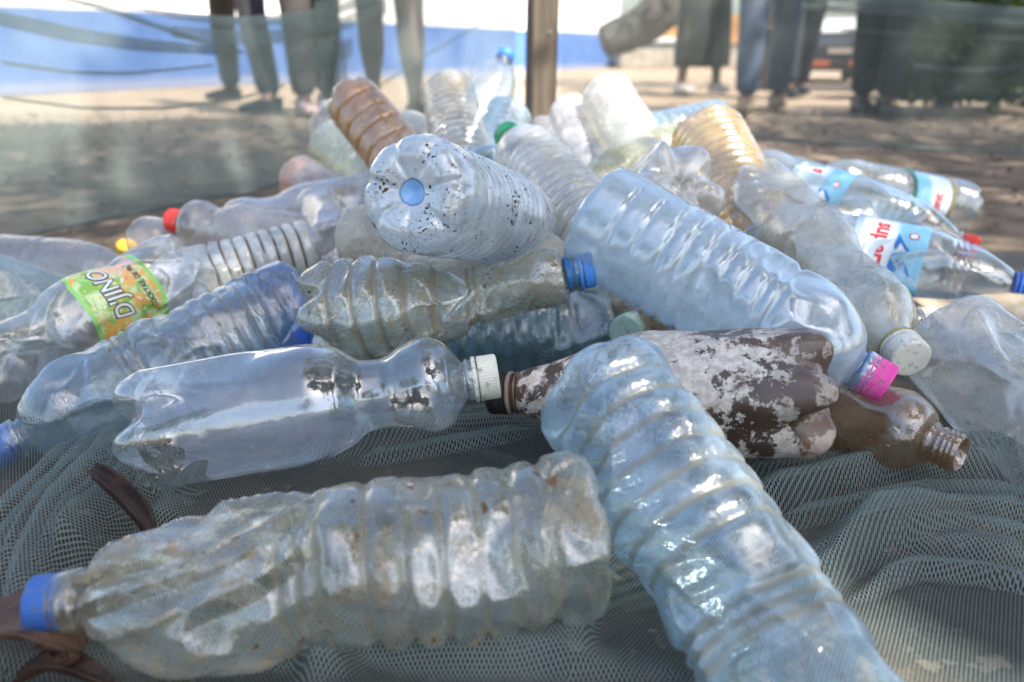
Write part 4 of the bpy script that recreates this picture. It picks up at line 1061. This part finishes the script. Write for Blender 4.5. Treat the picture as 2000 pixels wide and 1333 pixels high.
bottle('yellow_green', 'pale yellow green bottle peeping from behind the crumpled lobed one',
       (1330, 278, 1.16), (1220, 330, 1.10), .036, mod(CREAMY, haze=.45, hcol=(.68, .70, .44), seed=32), prof='round', res=LO, cap=WHITE, seed=32, L=.22, crumple=.2)
bottle('lobed_cloudy', 'cloudy crumpled bottle with its lobed base turned up beside the amber ribbed one',
       (1340, 345, .80), (1205, 480, .96), .053, mod(MILKY, haze=.46, hcol=(.82, .79, .75), seed=33, gloss=1.3, crease=.3), prof='soda', base='petal', lobes=5, res=MD, cap=WHITE, seed=33, crumple=.4, L=.26, roll=.5,
       dents=((0, .25, .01, .3), (50, .2, .01, -.3)))
bottle('amber_ribbed', 'amber tinted bottle with wavy ribs right of the cloudy lobed one',
       (1378, 262, 1.06), (1505, 520, .88), .0500,
       dict(tint=(.92, .80, .58), haze=.46, hcol=(.66, .50, .27), rough=.14, edge=.6, seed=34, groove=.45, gcol=(.45, .27, .10), film=.16, fcol=(.5, .36, .18), gloss=1.3),
       prof='water', res=MD, ribs=ribset(.06, .72, 14, .0020, .0034), cap=WHITE, seed=34, crumple=.2, L=.29)
bottle('big_blue', 'big pale blue frosted bottle with a pink cap lying across the heap',
       (1152, 418, .665), (1728, 752, .585), .0475,
       dict(tint=(.80, .91, .97), haze=.50, hcol=(.74, .85, .93), rough=.10, edge=.55, seed=35, wr=.15, drops=.5, gloss=1.3, crease=.1, patch=.35),
       cap=(.78, .06, .36), ringcol=(.74, .07, .38), capr=.0165, neckmat=solid('blue_neck', (.07, .24, .55), .3, .1), prof='water', base='flat', res=HI,
       ribs=ribset(.14, .22, 2, .0012, .0030, 0, 50) + ribset(.30, .60, 6, .0020, .0032, 10, 90) + ((.64, .003, .002),),
       dents=((40, .70, .010, .4), (-30, .74, .008, .5), (10, .86, .005, .6), (-60, .56, .006, .2), (25, .60, .006, -.3)), seed=35, wob=.0005, crumple=.0)
bottle('dirty_crushed', 'dirt filmed squashed bottle with a blue neck lying under the speckled one',
       (603, 622, .665), (1156, 527, .645), .0445,
       dict(tint=(.88, .90, .83), haze=.27, hcol=(.60, .62, .53), rough=.10, edge=.45, seed=36, wr=.3, film=.50, fcol=(.30, .26, .17), fscale=34, crease=.5, specks=.45, scol=(.09, .06, .03), sscale=300, groove=.6, gcol=(.26, .2, .11), gloss=1.4),
       cap=(.03, .22, .66), neckmat=solid('blue_neck', (.03, .17, .45), .3, .1), neck=.0118, caph=.0085, prof='crushed', base='petal', lobes=5, res=(160, 270),
       ribs=ribset(.12, .44, 5, .0026, .0040, 0, 100) + ((.56, .003, .003), (.585, .003, .003)),
       dents=((-70, .64, .020, -.25), (-110, .58, .012, .2), (20, .56, .008, .5), (60, .68, .007, .4), (0, .72, .006, -.3), (0, .30, .003, 0.), (-30, .66, .010, -.5)), crumple=.3, seed=36, bend=-.006)
bottle('teal', 'teal blue ribbed bottle lying low beneath the dirt filmed one, blue cap at its left',
       (1192, 640, .80), (583, 665, .78), .0455,
       dict(tint=(.66, .83, .88), haze=.34, hcol=(.30, .46, .52), rough=.13, edge=.5, seed=37, film=.14, fcol=(.5, .54, .5), gloss=1.2, specks=.2, scol=(.6, .62, .55), sscale=260),
       cap=(.10, .24, .62), prof='water', base='flat', res=HI, ribs=ribset(.14, .56, 8, .0026, .0036), dents=((20, .06, .006, .5), (0, .12, .004, .1), (-40, .3, .004, 0)), seed=37)
def painted_brown():
    t = NT('flaked_brown_plastic'); co = t.obj()
    n = t.noise(58, 7, .72, .35, co, 4.0); n2 = t.noise(14, 3, .5, 0, co, 9.0); z = t.n('SeparateXYZ', {0: co}).outputs[2]
    base = t.mix(t.ramp(t.noise(20, 4, co=co), .35, .65), (.052, .034, .026), (.105, .070, .056))
    base = t.mix(t.math('MULTIPLY', t.ramp(z, .05, .01), t.ramp(n2, .42, .58)), base, (.20, .10, .045))
    m = t.ramp(t.math('ADD', t.math('ADD', n, t.math('MULTIPLY', t.math('SUBTRACT', t.noise(240, 3, .7, 0, co), .5), .16)), t.math('MULTIPLY', t.math('SUBTRACT', n2, .5), .55)), .455, .505)
    m = t.math('MULTIPLY', m, t.ramp(z, .015, .05, .55, 1))
    pc = t.mix(t.ramp(t.noise(160, 4, .7, 0, co), .35, .7), (.40, .355, .31), (.66, .61, .545))
    pc = t.mix(t.ramp(t.noise(70, 4, .7, .5, co, 6.0), .58, .66), pc, (.20, .13, .12))
    c = t.mix(m, base, pc)
    bmp = t.n('Bump', {'Strength': .5, 'Distance': .0012, 'Height': t.math('ADD', m, t.math('MULTIPLY', t.noise(200, 3, co=co), .3))}).outputs[0]
    return t.done(t.n('BsdfPrincipled', {'Base Color': c, 'Roughness': t.ramp(m, 0, 1, .28, .8), 'Specular IOR Level': t.ramp(m, 0, 1, .5, .2), 'Normal': bmp}).outputs[0])
BR = painted_brown()
bottle('brown', 'opaque brown bottle with flaking whitish paint and a black cap, lobed base to the right',
       (1628, 765, .553), (962, 768, .62), .0465, None, opaque=BR, cap=(.022, .018, .017), neckmat=solid('brown_neck', (.16, .10, .06), .3, .2, 60), ringcol=(.24, .20, .17), capr=.0165, prof='slim', base='petal', lobes=5, lobed=.24, res=HI,
       dents=((0, .2, .003, .05), (30, .34, .003, .1)), seed=38, roll=1.25, wob=.0009)
bottle('brown_clear', 'small crushed brown tinted bottle with an open threaded neck under the pink cap',
       (1490, 735, .66), (1878, 888, .545), .0345,
       dict(tint=(.84, .68, .52), haze=.36, hcol=(.50, .37, .25), rough=.08, edge=.5, seed=39, crease=.4, film=.30, fcol=(.34, .21, .12), specks=.35, scol=(.6, .52, .4), sscale=180, gloss=1.3),
       prof='round', res=HI, seed=39, dents=((20, .6, .010, .3), (-40, .62, .010, .1), (70, .55, .01, -.2), (0, .74, .006, .4)), crumple=.3, neck=.0125, cuts=((5, .5, .012, .0), (60, .6, .006, .1)))

# right side
def water_label():
    t = NT('water_print'); uv = t.n('TexCoord').outputs['UV']; v = t.n('SeparateXYZ', {0: uv}).outputs[1]
    c = t.mix(t.ramp(v, .54, .62), (.70, .76, .78), (.26, .58, .74))
    c = t.mix(t.ramp(t.noise(7, 4, .6, .3, uv), .45, .75, 0, .5), c, (.62, .78, .84))
    c = t.mix(t.ramp(v, .10, .09), c, (.30, .42, .55))
    return t.done(t.n('BsdfPrincipled', {'Base Color': c, 'Roughness': .32}).outputs[0])
WL = water_label()
def water_print(b, root, th=0, z0=.36, z1=.66, lo=-100, hi=100):
    lab = add_label(b, root, WL, th + lo, th + hi, z0, z1)
    zc = z0 + (z1 - z0) * .40
    co, f = text_geo('supermont', .0250, .0008, 0, .90); wrap_mesh(b, lab, 'lettering', co, f, th - 8, zc, INKR, .0011)
    co, f = text_geo('NATURAL MINERAL WATER', .0040, 0); wrap_mesh(b, lab, 'lettering', co, f, th - 6, z0 + (z1 - z0) * .19, INKB, .0011)
    zm = z0 + (z1 - z0) * .56
    blue = [(-.036, -.001), (.020, .001), (.034, .003), (.020, .012), (.010, .022), (.003, .015), (-.008, .013), (-.016, .026), (-.026, .014)]
    white = [(-.027, .004), (-.020, .004), (-.014, .008), (-.010, .012), (-.016, .022), (-.022, .014)]
    white2 = [(.000, .003), (.012, .004), (.022, .007), (.012, .014), (.0095, .018), (.005, .012), (.001, .009)]
    # mirrored so that the tall peak lies on the far side of the word
    mir = lambda p: [(-x, y) for x, y in p][::-1]
    for nm, pts, m, off in (('mountain', blue, INKB, .0010), ('snow', white, INKW, .0014), ('snow', white2, INKW, .0014)):
        co, f = poly_geo(mir(pts)); wrap_mesh(b, lab, nm, co, f, th - 10, zm, m, off)
    co, f = ring_geo(.0040, .0054); wrap_mesh(b, lab, 'emblem', co, f, th - 52, z0 + (z1 - z0) * .80, INKR, .0010)
    co, f = ring_geo(.0, .0040); wrap_mesh(b, lab, 'emblem', co, f, th - 52, z0 + (z1 - z0) * .80, INKW, .0010)
b, root = bottle('labelled_front', 'clear water bottle with mountain label and red lettering, blue cap at the right edge',
       (1500, 468, .965), (2022, 566, .855), .0455, mod(CLEAR, haze=.10, hcol=(.62, .68, .72), seed=40, gloss=1.6, wr=.2, tint=(.92, .95, .96)), cap=(.03, .17, .62), neckmat=solid('blue_neck', (.06, .18, .60), .3, .1), prof='round', res=HI,
       ribs=((.70, .0022, .0022), (.725, .0022, .0022), (.75, .0022, .0022)), dents=((20, .80, .009, .5), (-40, .82, .006, .6), (60, .84, .006, .4)), seed=40, crumple=.06)
water_print(b, root, 8, .33, .60)
b, root = bottle('labelled_back', 'clear water bottle behind the first labelled one, its mountain label half hidden',
       (1480, 345, 1.15), (1850, 470, 1.0), .044, mod(CLEAR, haze=.12, hcol=(.62, .70, .72), seed=41, gloss=1.8, tint=(.90, .95, .95)), cap=RED, prof='round', res=MD,
       ribs=((.66, .0022, .0022), (.69, .0022, .0022), (.72, .0022, .0022)), dents=((20, .80, .009, .5), (-10, .62, .006, .3)), seed=41, crumple=.12, L=.30)
water_print(b, root, 22, .20, .46)
b, root = bottle('labelled_far', 'ribbed clear bottle with a banded label lying farthest right on the dirt',
       (1890, 405, 1.38), (1560, 345, 1.30), .0435, mod(CLEAR, haze=.13, hcol=(.58, .64, .64), seed=42, gloss=1.5, tint=(.88, .93, .93)), cap=BLUE, prof='water', base='lobed', res=MD,
       ribs=ribset(.08, .16, 3, .0016, .003) + ribset(.46, .62, 5, .0016, .003), seed=42)
water_print(b, root, -40, .20, .44)
for z, m in ((.205, solid('olive_band', (.26, .20, .10), .4, .1)), (.435, solid('green_band', (.03, .16, .10), .4, .1))):
    add_label(b, root, m, -150, 90, z - .012, z + .012, .0012, (60, 4), 'label_band')
bottle('white_stub', 'small milky bottle lying between the two labelled ones',
       (1700, 432, 1.06), (1530, 445, 1.06), .031, mod(MILKY, haze=.6, hcol=(.78, .78, .74), seed=43), prof='round', res=LO, cap=WHITE, seed=43, L=.18)
bottle('crushed_yellowish', 'big crushed yellowish clear bottle with a white cap, beside the pink capped one',
       (1470, 365, .95), (1778, 700, .625), .0440,
       mod(CLEAR, haze=.50, hcol=(.74, .72, .64), tint=(.94, .93, .86), seed=44, wr=.5, crease=.6, cscale=15., film=.12, fcol=(.55, .48, .25), gloss=1.2), cap=(.74, .72, .62), neckmat=solid('yellow_neck', (.40, .37, .16), .25, .1), capr=.0165, prof='soda', base='petal', res=HI,
       dents=((10, .30, .020, .3), (-40, .24, .014, -.3), (50, .36, .012, .4), (-20, .50, .008, .3), (40, .56, .008, -.2), (0, .74, .008, .3), (70, .2, .012, .2)), crumple=.35, seed=44)
bottle('right_clear', 'clear dented bottle with its bubbly base turned up at the right edge',
       (1836, 652, .665), (2170, 945, .55), .0465,
       mod(CLEAR, haze=.36, hcol=(.78, .78, .74), seed=45, wr=.45, wscale=80, crease=.4, film=.16, fcol=(.5, .44, .33), gloss=1.4, drops=.35), cap=WHITE, prof='water', base='flat', res=HI, L=.27,
       ribs=ribset(.30, .62, 4, .0020, .0032), dents=((40, .18, .012, .5), (-60, .14, .008, .3), (15, .50, .009, .2), (50, .56, .009, -.4), (-20, .62, .006, .4), (-50, .34, .004, .2)), crumple=.2, seed=45)

# pieces between them
bottle('ball_clear', 'clear round shouldered bottle lying in the gap behind the brown one',
       (1330, 596, .90), (1222, 650, .75), .038, mod(CLEAR, haze=.14, hcol=(.6, .56, .48), seed=46, gloss=1.6, tint=(.9, .87, .8)), prof='round', res=MD, cap=(.55, .70, .56), capr=.017, seed=46, dents=((20, .6, .006, .5),), crumple=.2)
bottle('beige_end', 'pale brown bottle end just above the brown painted bottle',
       (1275, 655, .74), (1420, 640, .80), .033, mod(CREAMY, haze=.45, hcol=(.50, .38, .28), seed=47), prof='round', res=LO, cap=WHITE, seed=47, L=.2)
bottle('beige_scrap', 'crumpled beige clear bottle under the blue neck of the dirt filmed one',
       (1310, 590, .84), (1120, 555, .86), .034, mod(CREAMY, haze=.34, hcol=(.55, .47, .36), seed=48, gloss=1.5), prof='round', res=MD, cap=WHITE, seed=48, L=.19, crumple=.8)
# the bottom layer that carries the heap
UNDER = ['under the speckled bottle', 'beneath the green capped ribbed bottle', 'under the olive rimmed upended bottle', 'under the plain upended bottle', 'below the amber wavy ribbed bottle', 'between the back blue bottle and the post', 'on a lower bottle behind the green capped one', 'on a lower bottle beneath the cream ribbed one', 'beneath the orange stained bottle', 'under the cap end of the big pale blue bottle', 'beneath the back blue bottle, lowest of the heap', 'at the foot of the upright blue capped bottle', 'resting under the yellow green bottle', 'under the crushed yellowish bottle']
LAYER = [((.06, .80, .045), (-.18, 1.0, .045)), ((.10, 1.0, .046), (.10, 1.29, .046)), ((-.10, 1.03, .046), (-.13, 1.33, .046)), ((.22, .98, .045), (.26, 1.27, .045)), ((.36, 1.02, .045), (.50, 1.27, .045)),
         ((-.02, 1.36, .045), (.26, 1.40, .045)), ((.0, 1.12, .128), (.02, 1.38, .12)), ((.18, 1.06, .128), (.22, 1.33, .12)), ((-.16, 1.12, .12), (-.26, 1.36, .05)), ((.16, .74, .045), (.40, .78, .045)),
         ((.30, 1.36, .045), (.55, 1.46, .045)), ((-.08, 1.46, .046), (-.02, 1.6, .09)), ((.34, 1.2, .122), (.4, 1.42, .11)), ((.26, .82, .10), (.42, .99, .045))]
pmL = [plastic('buried', **mod(MILKY, haze=.34, hcol=c, seed=50 + i)) for i, c in enumerate(((.62, .64, .60), (.56, .64, .68), (.64, .58, .46)))]
for i, (a, c) in enumerate(LAYER):
    bottle('buried', ('greenish', 'bluish', 'tan')[i % 3] + ' cloudy ribbed bottle ' + UNDER[i], Vector(a), Vector(c), .0425, None, opaque=pmL[i % 3], cap=WHITE, prof='water', res=LO,
           ribs=ribset(.12, .58, 8, .0022, .003), seed=60 + i, crumple=.15, group='bottles buried under the heap', L=.28)

# ------------------------------------------------------------------ loose caps, leaves, scraps
def loose_cap(p, col, label, rot, r=.0155):
    b = type('o', (), {'L': .0145, 'neck': .013})()
    root = thing('bottle_cap', label, 'bottle cap', Matrix.Translation(p) @ Matrix.Rotation(rot[0], 4, 'X') @ Matrix.Rotation(rot[1], 4, 'Y'))
    add_cap(b, root, col, ring=False, r=r, lift=0.0)
    n = 48; th = np.linspace(0, 2 * math.pi, n, endpoint=False)
    V = np.concatenate([np.stack([rr * np.cos(th), rr * np.sin(th), np.full(n, z)], 1) for rr, z in ((r - .0012, .0005), (r - .0016, .012), (.001, .0122))])
    mesh_obj('liner', V, grid_faces(n, 3, wrap=True), cap_mat(col), root)
loose_cap(G(248, 492, .012), (.80, .50, .02), 'small yellow cap on the dirt beyond the fruit label bottle', (.4, .3))
def leaf(name, label, pts, w, mat, curl=.5, twist=0.0, seed=1):
    """a dry curled leaf along 3-D points, cupped across its width"""
    a = np.array([tuple(p) for p in pts]); s = np.linspace(0, len(a) - 1, 40)
    c = np.stack([np.interp(s, range(len(a)), a[:, k]) for k in range(3)], 1)
    k = np.hanning(9); k /= k.sum()
    for j in range(3): c[:, j] = np.convolve(np.pad(c[:, j], 4, mode='edge'), k, 'valid')
    t = np.gradient(c, axis=0); t /= np.linalg.norm(t, axis=1)[:, None]
    V, m = [], 13
    for i in range(40):
        u = i / 39; ww = w * math.sin(math.pi * min(1, .08 + u * .92)) ** .7
        T = Vector(t[i]); side = T.cross(Vector((0, 0, 1))).normalized(); up = side.cross(T)
        side, up = side * math.cos(twist * u) + up * math.sin(twist * u), up * math.cos(twist * u) - side * math.sin(twist * u)
        for j in range(m):
            q = j / (m - 1) * 2 - 1
            wob = .10 * math.sin(q * 9 + u * 13 + seed)
            V.append(Vector(c[i]) + side * (ww * math.sin(q * 1.5 * curl) / (1.5 * curl)) + up * (ww * (1 - math.cos(q * 1.5 * curl)) * 1.1 + ww * wob * .5 + ww * .12 * abs(q) ** .5))
    me = mesh_obj(name, V, grid_faces(m, 40), mat)
    md = me.modifiers.new('thick', 'SOLIDIFY'); md.thickness = .0006
    return tag(me, label, 'leaf')
LEAFM = solid('dry_leaf', (.13, .068, .042), .6, .22, 60, .5, .3)
LEAFM2 = solid('dry_leaf_dark', (.045, .022, .014), .55, .25, 60, .5, .35)
leaf('dry_leaf', 'dark brown curled leaf standing on the net left of the front crumpled bottle', [P(176, 915, .52), P(200, 945, .51), P(240, 985, .505), P(275, 1030, .50), P(300, 1075, .50)], .010, LEAFM2, .9, .6, 2)
leaf('dry_leaf', 'broad crumpled brown leaf in the bottom left corner', [P(-110, 1290, .40), P(-20, 1245, .395), P(60, 1222, .39), P(110, 1238, .388), P(160, 1275, .388)], .032, LEAFM, .45, .4, 3)
leaf('dry_leaf', 'narrow brown leaf looping under the crumpled one at bottom left', [P(60, 1270, .39), P(125, 1262, .388), P(140, 1290, .388), P(100, 1302, .388), P(90, 1275, .392)], .004, LEAFM, .8, .3, 4)
leaf('dry_leaf', 'long dark brown leaf strip running out of the bottom left of the picture', [P(30, 1340, .39), P(95, 1305, .388), P(150, 1318, .388), P(230, 1350, .388)], .010, LEAFM2, .8, .4, 5)
def scrap():
    bm = bmesh.new(); box(bm, (0, 0, 0), (.20, .07, .006), bev=.002)
    bmesh.ops.subdivide_edges(bm, edges=bm.edges[:], cuts=3, use_grid_fill=True)
    for v in bm.verts: v.co.z += .006 * math.sin(v.co.x * 30) + .003 * math.sin(v.co.y * 60)
    o = bm_obj('wood_scrap', bm, solid('pale_wood', (.55, .44, .31), .8, .15, 40, .3), smooth=True)
    o.matrix_world = Matrix.Translation(P(1985, 605, .83)) @ Matrix.Rotation(.15, 4, 'Z') @ Matrix.Rotation(.1, 4, 'X')
    tag(o, 'pale flat wood scrap under the blue cap of the labelled water bottle', 'scrap')
scrap()
